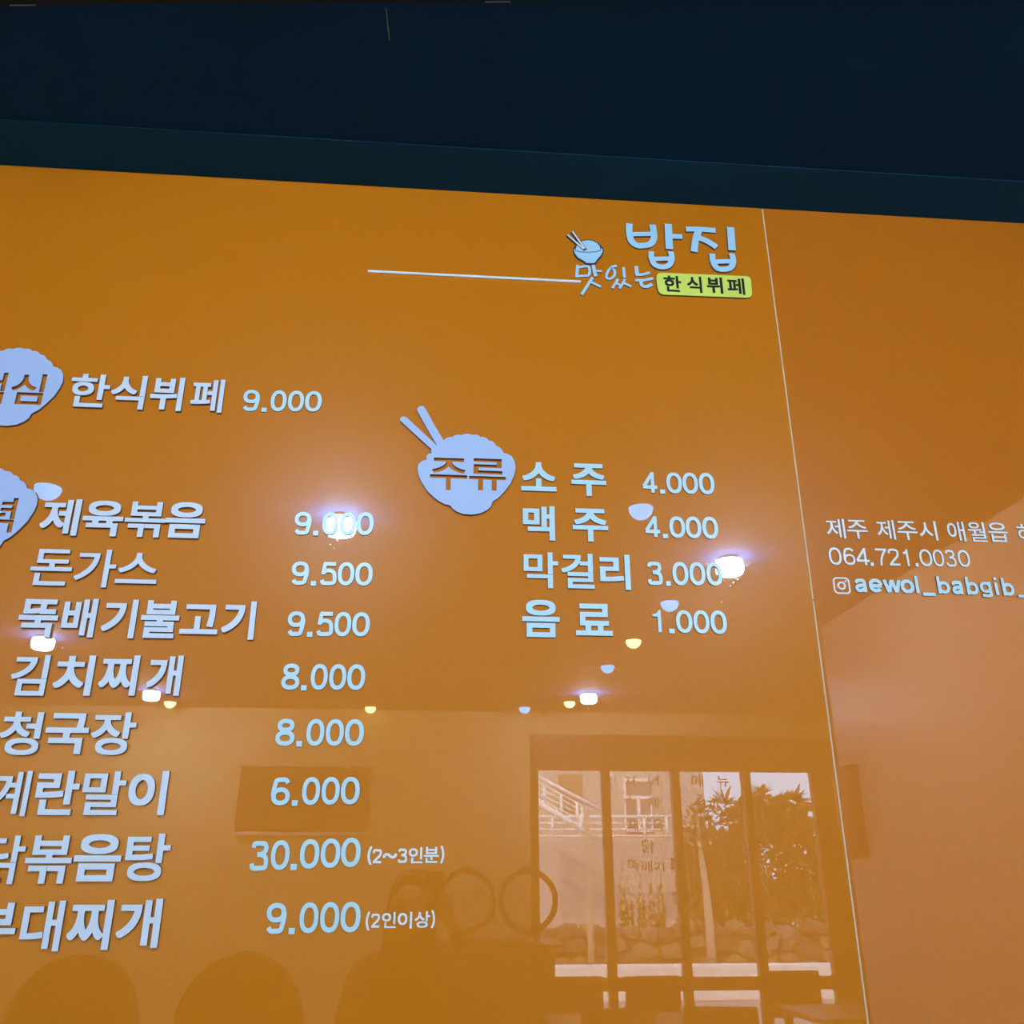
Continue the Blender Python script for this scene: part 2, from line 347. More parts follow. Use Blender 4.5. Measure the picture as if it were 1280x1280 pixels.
BOWL = [(-0.0904, 2.4203), (-0.0911, 2.4244), (-0.0884, 2.4286), (-0.0824, 2.4297), (-0.0761, 2.4258), (-0.0484, 2.3989), (-0.0175, 2.3696), (-0.039, 2.4074), (-0.0578, 2.4423), (-0.0588, 2.4478), (-0.0541, 2.4536), (-0.0468, 2.4539), (-0.0417, 2.4472), (-0.0247, 2.4149), (-0.0055, 2.3817), (-0.0048, 2.3809), (-0.0027, 2.3837), (-0.0004, 2.3859), (0.0022, 2.3875), (0.005, 2.3885), (0.008, 2.3888), (0.0112, 2.3886), (0.014, 2.391), (0.0169, 2.3929), (0.0199, 2.394), (0.0231, 2.3946), (0.0264, 2.3944), (0.0298, 2.3937), (0.0332, 2.3955), (0.0365, 2.3967), (0.0399, 2.3972), (0.0434, 2.3971), (0.0468, 2.3963), (0.0502, 2.3948), (0.0533, 2.3958), (0.0561, 2.3962), (0.0589, 2.3959), (0.0615, 2.3949), (0.064, 2.3933), (0.0664, 2.3911), (0.0696, 2.3915), (0.0725, 2.3912), (0.0753, 2.3904), (0.0778, 2.3889), (0.08, 2.3868), (0.0821, 2.3841), (0.0852, 2.3839), (0.088, 2.383), (0.0905, 2.3817), (0.0927, 2.3797), (0.0945, 2.3772), (0.096, 2.3741), (0.0996, 2.3728), (0.1027, 2.3709), (0.1055, 2.3686), (0.1078, 2.3657), (0.1097, 2.3624), (0.1112, 2.3586), (0.1185, 2.357), (0.127, 2.352), (0.1331, 2.3402), (0.1347, 2.327), (0.1318, 2.3136), (0.1246, 2.295), (0.1139, 2.279), (0.102, 2.2644), (0.0909, 2.2563), (0.0895, 2.2524), (0.0867, 2.2447), (0.0797, 2.2381), (0.068, 2.2313), (0.0516, 2.2283), (0.0351, 2.229), (0.0233, 2.2337), (0.0149, 2.2398), (0.0117, 2.2452), (-0.0006, 2.2481), (-0.0149, 2.2566), (-0.0319, 2.2727), (-0.0444, 2.2916), (-0.0509, 2.307), (-0.0531, 2.3213), (-0.051, 2.3292), (-0.0448, 2.3355), (-0.0361, 2.3391), (-0.0372, 2.343), (-0.0355, 2.3484), (-0.0318, 2.3517), (-0.0268, 2.3535), (-0.0291, 2.3563), (-0.0278, 2.3607)]
UNDERLINE = (-0.1735, 0.2762, 2.7686)
ICON = [(0.7358, 2.1078), (0.7682, 2.1086), (0.7539, 2.1247), (0.7493, 2.0919), (0.7518, 2.1092)]
# outlines of the letters, per letter and stroke weight: loops of x, y in thousandths of the letter box
GLYPHS = {
    ('한',0.027): [[159,0,892,0,893,115,295,116,294,322,159,323],[709,225,847,226,847,562,1000,565,999,680,847,681,845,1000,707,999],[94,425,129,395,159,377,200,362,246,354,249,351,276,351,279,349,375,349,378,351,405,351,408,354,454,362,476,372,490,375,525,395,560,425,562,433,579,453,592,487,595,521,598,523,598,580,595,583,592,616,587,624,581,645,562,673,525,708,490,729,446,744,435,744,421,749,386,752,383,755,271,755,268,752,246,752,219,744,208,744,164,729,129,708,94,678,73,645,59,606,59,585,56,583,59,497,70,464],[224,499,204,523,196,544,196,559,201,575,218,598,238,615,268,630,293,638,328,643,331,641,347,641,350,638,372,636,399,625,421,612,439,596,450,580,461,554,453,526,442,510,413,486,372,468,361,468,345,463,295,465,268,473,246,483],[0,767,654,767,655,880,399,881,397,1000,260,1000,257,881,0,881]],
    ('식',0.027): [[167,263,841,262,843,0,1000,0,998,373,168,373],[844,383,1000,384,998,1000,843,999],[54,421,103,421,113,424,165,444,239,484,321,551,352,587,375,621,380,619,389,604,423,566,474,522,542,479,603,451,610,451,640,439,693,439,731,488,744,506,744,549,662,580,628,598,579,631,531,675,491,728,491,733,475,756,463,799,457,809,452,954,293,953,293,837,290,834,290,809,272,751,247,705,204,652,125,588,69,558,0,531,0,491]],
    ('뷔',0.027): [[839,0,1000,1,998,1000,837,999],[330,30,494,31,494,361,508,365,559,365,562,368,604,368,607,370,673,372,676,375,703,375,706,378,730,378,733,380,758,380,761,382,821,388,822,446,819,449,819,471,816,474,816,499,812,505,745,505,742,502,715,502,712,500,658,498,655,495,535,490,532,488,480,488,477,485,405,485,402,482,0,479,0,424,3,421,12,361,17,358,328,356],[104,530,715,530,717,959,556,960,553,845,267,845,264,960,104,960],[267,652,267,728,554,726,553,652]],
    ('페',0.027): [[859,0,1000,1,999,1000,858,999],[644,51,788,52,786,977,642,976,642,638,494,635,496,518,642,516],[13,237,219,237,222,240,344,242,347,245,388,245,391,247,420,247,423,250,452,250,455,253,528,258,531,260,600,268,605,271,605,319,602,322,599,370,594,374,533,374,531,371,510,371,507,369,483,370,483,764,573,766,571,879,23,878,23,766,113,764,113,352,0,350,0,304,3,302,3,287,6,284,6,269,9,266,9,251],[254,356,253,764,342,765,343,360,310,359,307,356]],
    ('제',0.027): [[844,0,1000,1,999,1000,842,999],[54,195,62,189,125,189,162,211,191,234,238,280,264,312,309,387,317,405,361,335,395,292,457,239,503,211,566,211,622,272,625,272,626,50,779,51,778,978,625,976,625,663,444,660,446,535,625,534,623,333,572,363,524,404,487,447,467,481,461,486,430,549,421,581,415,591,407,623,401,665,398,668,398,705,395,708,397,764,590,765,590,889,32,889,33,764,235,762,235,695,232,693,232,663,223,631,223,616,209,566,203,556,203,549,189,521,181,496,143,434,106,389,44,336,21,323,0,307,0,252]],
    ('육',0.027): [[103,238,727,237,728,1,883,0,885,363,752,364,750,429,999,430,1000,556,0,557,0,430,246,429,244,364,103,363],[403,364,403,430,597,429,595,364],[155,653,200,623,255,601,285,595,318,585,335,585,337,583,354,583,376,578,406,578,409,575,590,575,593,578,623,578,626,580,680,585,691,590,733,598,798,623,834,646,871,683,890,719,890,734,896,754,896,821,893,823,890,856,871,892,834,929,793,954,787,954,741,975,711,980,689,987,620,995,617,997,579,997,576,1000,420,1000,417,997,379,997,376,995,321,990,277,977,258,975,200,952,159,926,130,897,108,856,106,828,103,826,103,749,106,747,108,719,125,686],[285,761,270,780,267,790,278,808,305,830,340,847,362,852,370,858,392,860,420,868,464,870,466,873,532,873,535,870,579,868,650,850,694,830,723,803,731,788,723,772,694,746,658,728,606,712,595,712,582,707,540,705,538,702,461,702,458,705,439,705,436,707,417,707,403,712,392,712,332,730,305,746]],
    ('볶',0.027): [[355,0,493,1,493,370,95,371,95,255,353,254],[749,0,890,1,890,370,500,371,500,255,747,254],[0,418,1000,418,1000,531,571,532,573,593,876,594,876,999,737,1000,735,889,268,889,265,1000,126,1000,124,594,427,593,429,532,0,531],[268,706,268,778,736,777,735,706]],
    ('음',0.027): [[115,0,883,0,885,377,115,378],[269,131,269,249,731,248,730,131],[0,416,999,416,1000,546,0,548],[144,662,162,645,195,625,250,602,299,591,310,586,381,578,384,576,436,576,439,573,615,576,617,578,672,584,741,599,798,622,840,648,871,680,890,716,890,731,896,752,896,819,893,821,890,855,871,891,837,925,818,938,801,949,752,969,683,987,606,995,604,997,461,1000,458,997,395,997,392,995,332,990,252,972,198,949,165,928,125,888,125,883,108,855,106,826,103,824,103,747,106,744,106,729,108,726,108,716,128,680],[294,753,278,767,267,788,276,801,302,825,343,846,376,856,387,856,414,864,453,866,455,869,494,869,497,871,505,869,543,869,546,866,565,866,568,864,584,864,612,856,623,856,661,843,700,823,720,803,731,785,720,767,711,758,694,746,664,730,626,717,604,715,590,710,529,704,527,702,472,702,469,704,425,707,422,710,384,715,340,728,313,740]],
    ('돈',0.015): [[124,0,896,0,897,111,256,113,255,331,124,332],[0,396,1000,396,1000,505,565,507,566,607,887,607,887,717,252,718,254,890,879,890,880,999,121,1000,120,609,431,607,432,507,0,505]],
    ('가',0.015): [[706,0,834,1,834,501,1000,504,999,607,834,608,833,1000,704,999],[54,184,87,184,104,191,181,235,195,240,294,309,390,397,456,483,506,575,539,667,539,680,541,682,547,721,558,764,561,846,564,848,562,895,50,894,51,791,428,790,420,733,412,716,412,708,403,690,395,657,356,580,307,509,260,458,173,383,95,332,0,282,0,251]],
    ('스',0.015): [[0,0,999,0,1000,129,0,131],[84,347,118,347,183,369,225,389,295,430,346,468,397,516,446,575,482,632,495,659,508,632,544,575,596,513,633,478,703,424,745,401,751,395,771,389,813,366,821,366,872,347,906,347,916,361,952,438,952,476,948,481,940,481,928,487,872,503,858,513,813,532,757,570,698,621,634,696,601,753,572,830,570,861,567,865,567,887,564,890,563,1000,428,1000,426,896,423,893,418,833,392,760,359,705,356,696,295,624,242,576,186,538,118,503,41,479,41,435]],
    ('뚝',0.027): [[100,249,724,247,726,1,878,0,879,375,579,376,578,447,999,448,1000,576,0,577,0,448,421,447,420,376,102,376],[88,611,332,613,335,616,370,616,373,619,442,624,444,626,475,629,491,634,501,633,502,611,914,611,914,740,657,741,658,869,909,870,909,999,502,1000,501,767,439,765,422,760,354,753,351,750,247,742,247,869,498,870,498,999,88,1000]],
    ('배',0.027): [[578,47,744,47,744,498,830,499,831,0,1000,0,998,1000,831,999,830,626,744,628,744,979,578,979],[2,235,503,237,502,910,340,909,339,681,167,681,166,909,0,909],[167,360,166,553,339,554,340,361]],
    ('기',0.027): [[828,0,1000,1,998,1000,827,999],[56,177,123,177,260,239,369,306,465,384,535,461,587,546,593,551,617,616,632,646,635,670,644,698,644,710,653,738,657,807,660,810,658,898,55,897,56,774,477,772,468,730,441,658,401,588,353,526,298,474,208,405,108,348,14,308,0,300,0,245]],
    ('불',0.027): [[115,0,908,0,908,125,269,125,267,162,878,163,879,435,579,436,578,471,999,472,1000,601,0,602,0,472,421,471,420,436,115,436,115,311,726,310,724,283,115,283],[123,622,875,622,877,999,724,1000,722,908,280,908,277,1000,123,1000],[280,750,280,786,723,784,722,750]],
    ('고',0.027): [[0,0,999,0,1000,162,521,164,520,600,368,601,366,166,0,164],[100,838,733,836,731,683,728,680,726,584,723,580,720,519,717,516,717,490,715,487,709,423,706,420,698,349,693,330,693,256,757,248,760,244,782,244,785,241,852,243,852,259,855,262,855,278,863,320,863,339,866,342,866,362,868,365,871,410,874,413,879,510,882,513,882,551,885,555,885,616,888,619,886,1000,102,1000]],
    ('김',0.027): [[193,0,998,0,1000,404,193,405],[348,113,348,292,845,291,844,113],[45,400,98,400,175,423,212,431,314,472,327,474,361,495,423,526,514,596,567,653,616,732,616,740,625,758,625,765,632,776,644,817,644,842,647,845,647,868,650,871,649,938,62,937,63,826,477,824,467,796,443,750,402,701,330,641,271,605,187,567,144,554,107,538,0,512,0,471],[844,410,1000,412,998,1000,842,999]],
    ('치',0.027): [[827,0,1000,1,998,1000,825,999],[60,184,130,184,176,204,235,239,304,295,340,335,374,379,391,410,408,382,439,345,475,307,523,269,560,244,606,219,646,204,652,199,719,199,779,265,779,322,716,348,658,383,601,429,561,471,531,514,500,571,479,641,479,670,475,673,477,711,738,711,739,835,477,836,474,983,301,981,299,836,31,835,32,711,301,710,298,638,294,636,294,626,291,623,279,571,258,531,255,519,218,464,166,407,112,363,60,331,0,305,0,250]],
    ('찌',0.027): [[47,215,66,199,131,199,165,225,200,263,224,295,247,335,254,354,271,318,300,270,329,235,357,209,384,189,451,189,491,220,532,265,565,315,581,351,609,300,644,253,704,199,772,199,829,258,835,260,837,0,999,0,1000,1000,835,1000,834,319,785,357,768,377,744,407,718,452,703,492,697,499,679,559,679,572,671,604,668,649,665,651,662,778,791,781,790,904,40,904,38,781,174,778,174,666,171,664,171,641,168,639,168,614,165,611,156,557,141,507,121,465,118,452,82,395,50,357,0,318,0,263],[419,403,391,447,385,467,379,474,356,547,356,559,347,587,347,604,344,606,344,624,341,626,341,651,338,654,338,709,335,711,337,780,500,778,500,671,497,669,497,636,494,634,488,579,485,577,479,539,471,519,465,492,447,457,444,445]],
    ('개',0.027): [[593,47,753,47,753,493,836,494,837,0,1000,0,999,1000,837,999,836,619,753,620,753,974,593,974],[57,203,126,203,228,260,326,334,392,401,419,441,430,453,451,483,451,488,485,553,515,640,523,700,529,717,529,735,532,737,532,787,535,790,533,878,44,877,45,751,363,750,363,735,346,680,346,670,323,620,317,600,273,531,230,478,153,410,106,377,65,352,0,319,0,264]],
    ('청',0.027): [[231,79,245,68,281,48,342,25,412,10,430,10,433,8,451,8,476,3,530,3,533,0,707,3,710,5,771,10,819,20,856,30,901,48,941,71,973,99,994,137,997,168,1000,170,1000,223,997,225,994,256,973,291,926,330,898,345,865,355,843,365,810,370,774,380,752,380,749,383,731,383,707,388,655,388,652,390,530,390,527,388,476,388,473,385,454,385,430,380,409,380,372,370,339,365,284,345,245,322,207,288,207,283,188,256,185,225,182,223,182,170,185,168,188,137,210,99],[366,161,350,178,340,193,340,200,353,218,378,239,418,257,454,267,479,270,494,275,540,277,543,280,640,280,643,277,667,277,670,275,688,275,704,270,728,267,764,257,804,239,830,218,842,200,842,193,827,170,798,149,777,139,728,123,716,123,685,116,643,113,640,111,543,111,540,113,482,118,412,136],[843,375,997,377,995,995,842,994,840,723,611,722,612,610,842,608],[50,390,102,390,111,393,190,423,236,448,266,469,313,508,343,540,366,572,371,571,401,535,451,494,497,466,558,438,619,418,628,416,679,416,726,480,726,525,670,542,612,567,564,594,511,639,483,669,459,707,459,714,444,747,444,767,695,768,696,878,442,879,439,1000,287,1000,284,879,32,879,32,768,283,767,280,737,261,689,240,654,207,613,157,572,117,547,71,524,17,506,0,497,0,457,12,445]],
    ('국',0.027): [[97,262,728,260,729,1,884,0,885,392,576,395,577,516,1000,517,1000,645,863,647,869,668,871,710,874,712,877,790,880,793,880,999,120,1000,120,867,722,867,724,819,721,816,721,785,718,783,713,720,710,717,710,704,707,702,699,650,695,646,0,646,0,516,420,514,419,393,98,393]],
    ('장',0.027): [[171,90,197,66,224,48,279,25,287,25,298,20,341,10,357,10,360,8,376,8,398,3,444,3,447,0,550,0,553,3,599,3,602,5,656,10,689,18,700,23,719,25,738,35,768,46,806,71,837,105,853,138,856,168,859,171,859,224,856,227,853,257,834,295,803,327,762,352,738,359,719,370,689,375,667,382,599,390,596,392,455,395,452,392,401,392,398,390,344,385,308,377,298,372,279,370,246,354,240,354,189,324,160,292,144,262,139,222,136,219,136,176,139,173,141,141,160,103],[314,152,288,176,277,194,277,201,288,219,314,243,344,258,357,261,374,268,395,271,423,278,471,281,474,284,523,284,526,281,575,278,577,276,624,268,632,263,654,258,686,241,707,222,717,204,715,186,707,173,686,154,654,137,640,134,624,127,577,116,556,116,553,114,534,114,531,111,466,111,463,114,444,114,442,116,420,116,357,132],[713,380,851,381,852,643,1000,644,999,757,851,758,849,1000,712,999],[48,397,96,397,145,418,211,456,246,484,285,523,333,590,348,566,370,541,409,504,439,481,447,478,477,458,520,438,534,435,556,425,602,425,644,490,644,535,599,552,545,580,507,608,470,642,435,687,435,692,416,725,408,758,402,768,399,811,397,816,624,818,625,928,29,929,29,818,258,816,255,768,247,748,242,720,231,703,220,675,188,629,143,585,102,554,45,524,0,508,0,467]],
    ('계',0.027): [[867,0,1000,1,999,1000,866,999],[54,216,61,209,97,209,109,214,172,250,243,298,313,358,349,394,394,448,430,501,463,562,488,628,634,628,636,489,434,487,433,386,636,384,636,50,773,50,772,974,636,973,634,732,513,733,516,779,519,782,519,835,522,838,521,878,51,876,52,773,376,772,370,726,346,649,322,598,272,519,224,463,154,401,82,349,0,302,0,272]],
    ('란',0.027): [[127,0,890,0,891,128,286,130,285,342,127,344],[683,234,841,235,841,574,1000,576,999,705,841,706,839,1000,682,999],[4,382,222,382,225,384,401,387,404,389,440,389,443,392,532,397,535,399,596,405,599,407,651,413,651,485,648,487,648,508,645,510,645,528,641,542,563,542,560,539,487,532,485,529,412,524,409,522,381,522,378,519,345,519,342,517,228,514,225,511,159,513,161,606,539,607,538,939,0,938,1,809,383,808,381,730,3,729]],
    ('말',0.027): [[111,0,879,0,879,113,252,114,254,182,839,182,840,459,108,460,108,348,698,347,696,289,111,289],[696,465,840,467,842,675,1000,676,999,790,840,792,839,1000,695,999],[0,514,542,514,544,945,0,946],[143,627,143,834,401,832,399,627]],
    ('이',0.027): [[823,0,1000,1,998,1000,821,999],[94,294,136,261,177,238,240,218,265,218,268,216,290,216,293,213,381,213,384,216,406,216,409,218,434,218,497,238,538,261,589,304,624,349,652,408,665,465,668,468,671,530,674,532,674,607,671,609,668,674,658,699,652,733,621,795,592,833,549,872,494,903,434,921,390,923,387,926,287,926,284,923,240,921,180,903,130,876,85,837,47,788,44,775,22,733,9,679,6,676,3,619,0,617,3,485,6,483,6,465,9,463,22,406,41,371,44,359,82,306],[268,377,229,413,197,468,197,475,185,505,185,517,179,535,179,555,176,557,179,607,182,609,185,636,204,686,235,733,287,774,337,792,378,779,403,764,445,726,470,686,470,679,486,646,486,634,495,604,495,577,498,574,495,537,492,535,486,495,467,448,442,411,409,380,381,362,346,350,328,350,312,357,306,357]],
    ('닭',0.027): [[706,0,838,1,838,431,466,432,466,332,705,330],[64,5,373,8,376,10,411,10,414,13,480,18,483,21,527,26,534,30,534,76,531,78,531,94,528,96,528,112,524,126,478,126,443,118,376,113,373,111,339,111,336,108,278,108,275,105,195,107,197,177,453,179,452,432,59,431,61,332,320,330,318,272,62,271],[703,445,838,446,839,666,1000,667,999,771,838,772,836,1000,702,999],[0,494,200,494,203,496,376,499,379,501,420,501,423,504,504,509,507,512,544,514,564,519,582,519,631,530,632,569,630,572,624,621,619,632,582,632,579,630,564,630,562,627,480,617,478,614,405,609,402,607,376,607,373,604,272,602,269,599,132,600,133,835,518,835,520,937,0,938]],
    ('탕',0.027): [[135,80,148,68,185,46,236,25,256,23,302,10,342,8,365,3,414,3,417,0,580,3,583,5,643,10,689,23,709,25,769,51,798,68,828,97,848,133,848,148,854,168,854,216,851,219,848,252,828,287,787,324,761,339,709,359,643,375,626,375,623,377,606,377,583,382,537,382,534,385,411,385,408,382,362,382,360,380,302,375,245,362,185,339,150,319,115,285,97,252,95,224,92,222,92,163,95,161,95,146,97,143,97,133,115,100],[277,149,249,173,241,189,241,196,252,214,274,233,311,251,342,261,380,266,383,268,397,268,400,271,423,271,426,273,520,273,523,271,546,271,549,268,563,268,592,261,603,261,620,253,635,251,666,235,693,214,705,196,705,189,693,171,669,149,638,134,615,129,606,124,583,122,554,114,503,111,500,109,446,109,443,111,391,114,331,127],[698,370,842,371,842,637,1000,639,999,752,842,753,841,1000,696,999],[1,433,294,433,297,435,377,435,380,438,426,438,428,441,466,441,468,443,520,446,523,448,543,448,546,451,617,458,625,462,625,510,619,530,616,566,612,572,560,572,540,567,457,559,454,557,397,554,394,552,354,552,351,549,294,549,291,547,146,548,148,630,524,632,523,742,148,742,146,819,540,820,540,932,0,930]],
    ('부',0.027): [[0,329,419,328,421,1,575,0,577,327,999,328,1000,456,1,457],[122,517,881,517,883,999,728,1000,725,863,275,863,272,1000,122,1000],[275,649,275,734,727,733,725,649]],
    ('대',0.027): [[578,50,734,50,734,498,843,499,844,0,1000,0,998,1000,844,999,843,618,734,619,734,979,578,979],[2,235,289,235,292,238,347,238,350,240,387,240,390,243,466,248,469,250,552,260,560,264,560,327,557,330,554,372,549,381,491,381,488,379,457,376,420,369,350,364,347,361,317,361,313,358,191,356,188,353,162,355,162,765,485,766,485,884,0,883]],
    ('소',0.027): [[0,0,999,0,1000,154,575,156,573,436,419,437,416,156,0,156],[77,355,137,355,170,367,189,370,235,391,249,394,315,431,369,471,413,511,453,555,495,618,524,573,557,534,577,511,637,459,681,428,736,398,802,370,843,361,854,355,914,355,918,359,945,424,956,442,956,509,952,514,922,520,862,541,848,550,829,557,763,596,700,648,647,708,611,766,584,836,579,888,576,891,575,1000,416,1000,415,901,412,898,406,839,382,772,335,699,290,648,241,606,175,563,101,529,37,512,37,439]],
    ('주',0.027): [[0,358,421,357,422,1,574,0,575,356,999,357,1000,488,1,489],[95,516,155,516,168,521,204,526,275,548,289,556,314,563,377,595,432,632,477,673,500,701,521,676,568,632,623,595,686,563,705,558,733,545,741,545,777,532,810,524,821,524,848,516,908,516,945,589,945,647,938,651,875,661,810,683,768,704,752,709,708,735,667,767,641,792,614,827,595,866,908,868,910,999,89,1000,89,868,405,866,384,821,362,795,330,765,284,730,275,728,253,712,190,683,125,661,62,651,55,647,55,589]],
    ('맥',0.027): [[151,259,826,258,828,0,1000,0,998,1000,831,999,829,756,748,757,748,981,582,981,582,389,748,389,748,630,829,631,831,386,152,385],[2,452,520,453,518,918,0,917],[171,577,169,795,349,796,351,578]],
    ('막',0.027): [[90,270,693,269,695,0,840,0,839,380,91,380],[696,390,840,391,842,637,1000,638,999,750,840,752,839,1000,695,999],[0,463,542,463,544,926,0,927],[143,574,141,815,399,816,401,575]],
    ('걸',0.027): [[190,0,1000,0,1000,112,338,114,339,184,964,184,966,461,187,462,187,350,813,349,812,291,190,291],[37,444,94,444,133,457,142,457,172,467,199,473,306,513,360,544,384,554,472,619,529,681,564,738,567,656,813,655,815,465,964,465,966,1000,813,1000,812,769,577,770,598,829,598,857,601,860,601,885,604,888,602,955,61,955,61,840,436,839,433,837,433,826,425,814,416,791,392,755,371,729,309,677,247,639,166,603,106,582,0,556,0,512,12,494,30,453]],
    ('리',0.027): [[822,0,1000,1,998,1000,821,999],[5,228,316,228,319,231,466,233,470,236,511,236,514,238,550,238,553,241,668,248,671,251,777,261,785,264,785,336,782,339,782,356,779,359,779,378,774,387,688,387,684,385,595,377,591,375,569,375,566,372,479,367,476,365,438,365,434,362,393,362,389,360,252,357,248,355,186,356,188,521,635,522,633,911,0,909,2,787,449,785,447,645,3,644]],
    ('료',0.027): [[0,0,1000,2,999,156,748,157,750,306,907,307,906,462,269,463,271,581,884,581,884,1000,114,998,115,844,728,844,729,735,118,734,116,307,260,306,261,157,0,156],[416,156,416,306,595,304,594,156]],
    ('9',0.024): [[127,75,169,45,202,29,236,17,293,5,339,2,343,0,436,0,440,2,617,7,620,10,647,10,651,12,704,17,747,26,784,38,811,50,849,75,873,99,890,122,910,167,923,232,940,274,957,338,963,350,963,362,973,388,973,400,977,403,980,429,987,445,987,460,990,462,993,500,997,502,997,536,1000,538,997,700,967,702,963,747,946,795,910,852,880,882,814,929,771,950,721,969,630,990,577,995,574,998,547,998,543,1000,423,1000,420,998,370,995,353,990,313,986,273,976,216,957,156,929,87,880,37,821,33,809,20,790,7,749,7,735,3,733,0,654,3,652,7,614,23,567,57,514,100,471,142,442,196,413,269,387,333,373,383,368,386,366,410,366,413,363,477,363,490,361,493,363,584,366,587,368,604,368,661,378,707,390,724,397,739,398,729,360,722,348,722,338,716,327,716,317,702,286,682,201,674,183,644,176,600,173,597,171,473,169,470,166,413,166,410,164,336,166,319,171,298,186,241,248,226,257,47,158],[303,561,271,583,247,612,237,633,234,669,231,671,234,719,237,721,241,740,264,773,296,798,319,810,383,829,396,829,416,834,440,834,443,836,523,836,527,834,554,834,557,831,587,829,624,819,664,803,702,776,726,745,732,728,732,716,736,714,736,647,732,645,729,626,712,597,699,583,671,563,640,549,610,539,577,532,537,530,533,527,433,527,430,530,393,532,349,542]],
    ('.',0.024): [[0,0,1000,0,1000,1000,0,1000]],
    ('0',0.024): [[168,104,203,79,263,45,320,24,347,19,357,14,411,5,468,2,471,0,572,2,576,5,622,10,680,24,737,45,784,69,836,106,866,132,896,165,916,196,926,206,956,263,956,270,966,287,977,315,987,365,990,368,990,382,993,385,997,437,1000,439,1000,561,997,563,993,615,990,618,990,632,987,635,977,685,966,713,956,730,956,737,926,794,916,804,896,835,866,868,836,894,784,931,737,955,680,976,622,990,609,990,572,998,532,998,529,1000,431,998,428,995,378,990,347,981,320,976,263,955,240,943,168,896,138,870,104,835,70,787,37,720,23,682,23,673,17,661,13,630,7,613,3,551,0,549,0,451,3,449,7,387,13,370,17,339,23,327,23,318,37,280,70,213,104,165,138,130],[367,195,326,227,305,249,282,282,258,330,255,349,245,373,245,387,238,404,238,427,235,430,232,520,235,523,238,596,242,599,248,639,275,706,305,751,339,785,367,805,418,826,455,833,512,836,515,833,562,831,582,826,629,807,668,780,691,756,715,725,745,663,745,654,758,615,758,601,762,599,765,542,768,539,768,461,765,458,762,401,758,399,752,358,728,299,691,244,668,220,629,193,609,183,562,169,488,164,485,167,455,167,418,174]],
    ('5',0.024): [[64,65,99,40,123,28,177,12,217,5,234,5,237,2,268,2,271,0,392,0,396,2,456,2,460,5,662,7,665,9,702,9,705,12,753,14,810,24,847,33,904,57,949,91,976,127,997,184,997,210,1000,212,997,297,993,300,993,328,990,331,983,406,980,409,976,440,960,487,960,496,933,551,899,594,872,617,816,652,736,682,658,701,604,711,571,713,567,716,510,718,507,720,419,718,416,716,375,713,315,701,310,703,313,722,316,724,316,738,320,741,320,755,323,757,323,771,327,774,333,823,338,834,911,834,911,1000,155,999,155,925,130,927,126,929,118,925,114,892,111,890,111,876,108,873,108,859,104,857,104,842,101,840,101,826,94,807,94,790,91,788,91,774,88,771,88,757,84,755,84,741,81,738,74,688,71,686,71,672,67,669,67,655,64,653,64,639,61,636,57,603,54,601,54,586,51,584,51,570,47,568,47,553,44,551,30,475,35,472,56,472,59,469,106,467,109,464,217,455,237,443,251,453,254,450,263,451,263,466,273,480,300,511,322,528,379,545,419,552,436,552,439,555,520,555,524,552,574,547,638,533,678,519,704,504,721,482,744,421,751,373,754,371,761,286,764,283,764,203,756,185,726,178,685,175,682,173,436,168,433,166,365,166,362,164,264,166,251,168,246,174,232,226,222,248,210,249,190,242,143,232,133,227,0,195,10,174,20,132,34,103]],
    ('8',0.024): [[81,115,136,76,180,55,237,33,280,24,290,19,327,14,341,10,404,5,408,2,438,2,441,0,559,0,562,2,619,5,622,7,639,7,643,10,659,10,686,14,757,31,810,50,864,76,894,95,936,130,953,149,983,196,983,204,993,223,997,251,1000,254,1000,318,997,320,990,358,977,387,956,418,930,446,871,490,807,521,758,537,827,569,872,601,899,627,923,661,936,689,936,701,943,718,943,782,940,785,936,811,923,839,899,873,872,899,827,931,790,950,716,976,612,995,555,998,552,1000,448,1000,445,998,411,998,408,995,367,993,277,974,216,952,169,929,131,901,97,868,77,839,77,832,64,808,64,796,57,780,57,720,60,718,64,692,77,668,77,661,97,632,131,599,169,571,242,537,200,524,166,510,119,483,91,463,47,420,23,387,20,373,10,356,7,332,3,330,3,311,0,308,0,263,3,261,3,239,7,237,10,215,34,168,54,142],[267,214,248,232,235,256,232,294,235,296,238,323,258,349,280,364,304,376,357,393,398,400,414,400,418,402,445,402,448,405,552,405,555,402,582,402,586,400,633,395,663,388,716,367,745,346,765,315,768,268,765,265,762,246,748,227,723,207,700,195,639,176,596,169,529,167,525,164,478,164,475,167,404,169,334,183,300,195],[324,695,302,711,292,725,292,735,289,737,292,775,302,789,324,805,344,814,384,826,431,831,435,833,471,833,475,836,569,833,572,831,589,831,616,826,673,807,698,789,711,768,711,732,698,711,663,688,616,674,589,669,572,669,569,667,529,667,525,664,435,667,431,669,384,674,374,679,357,681]],
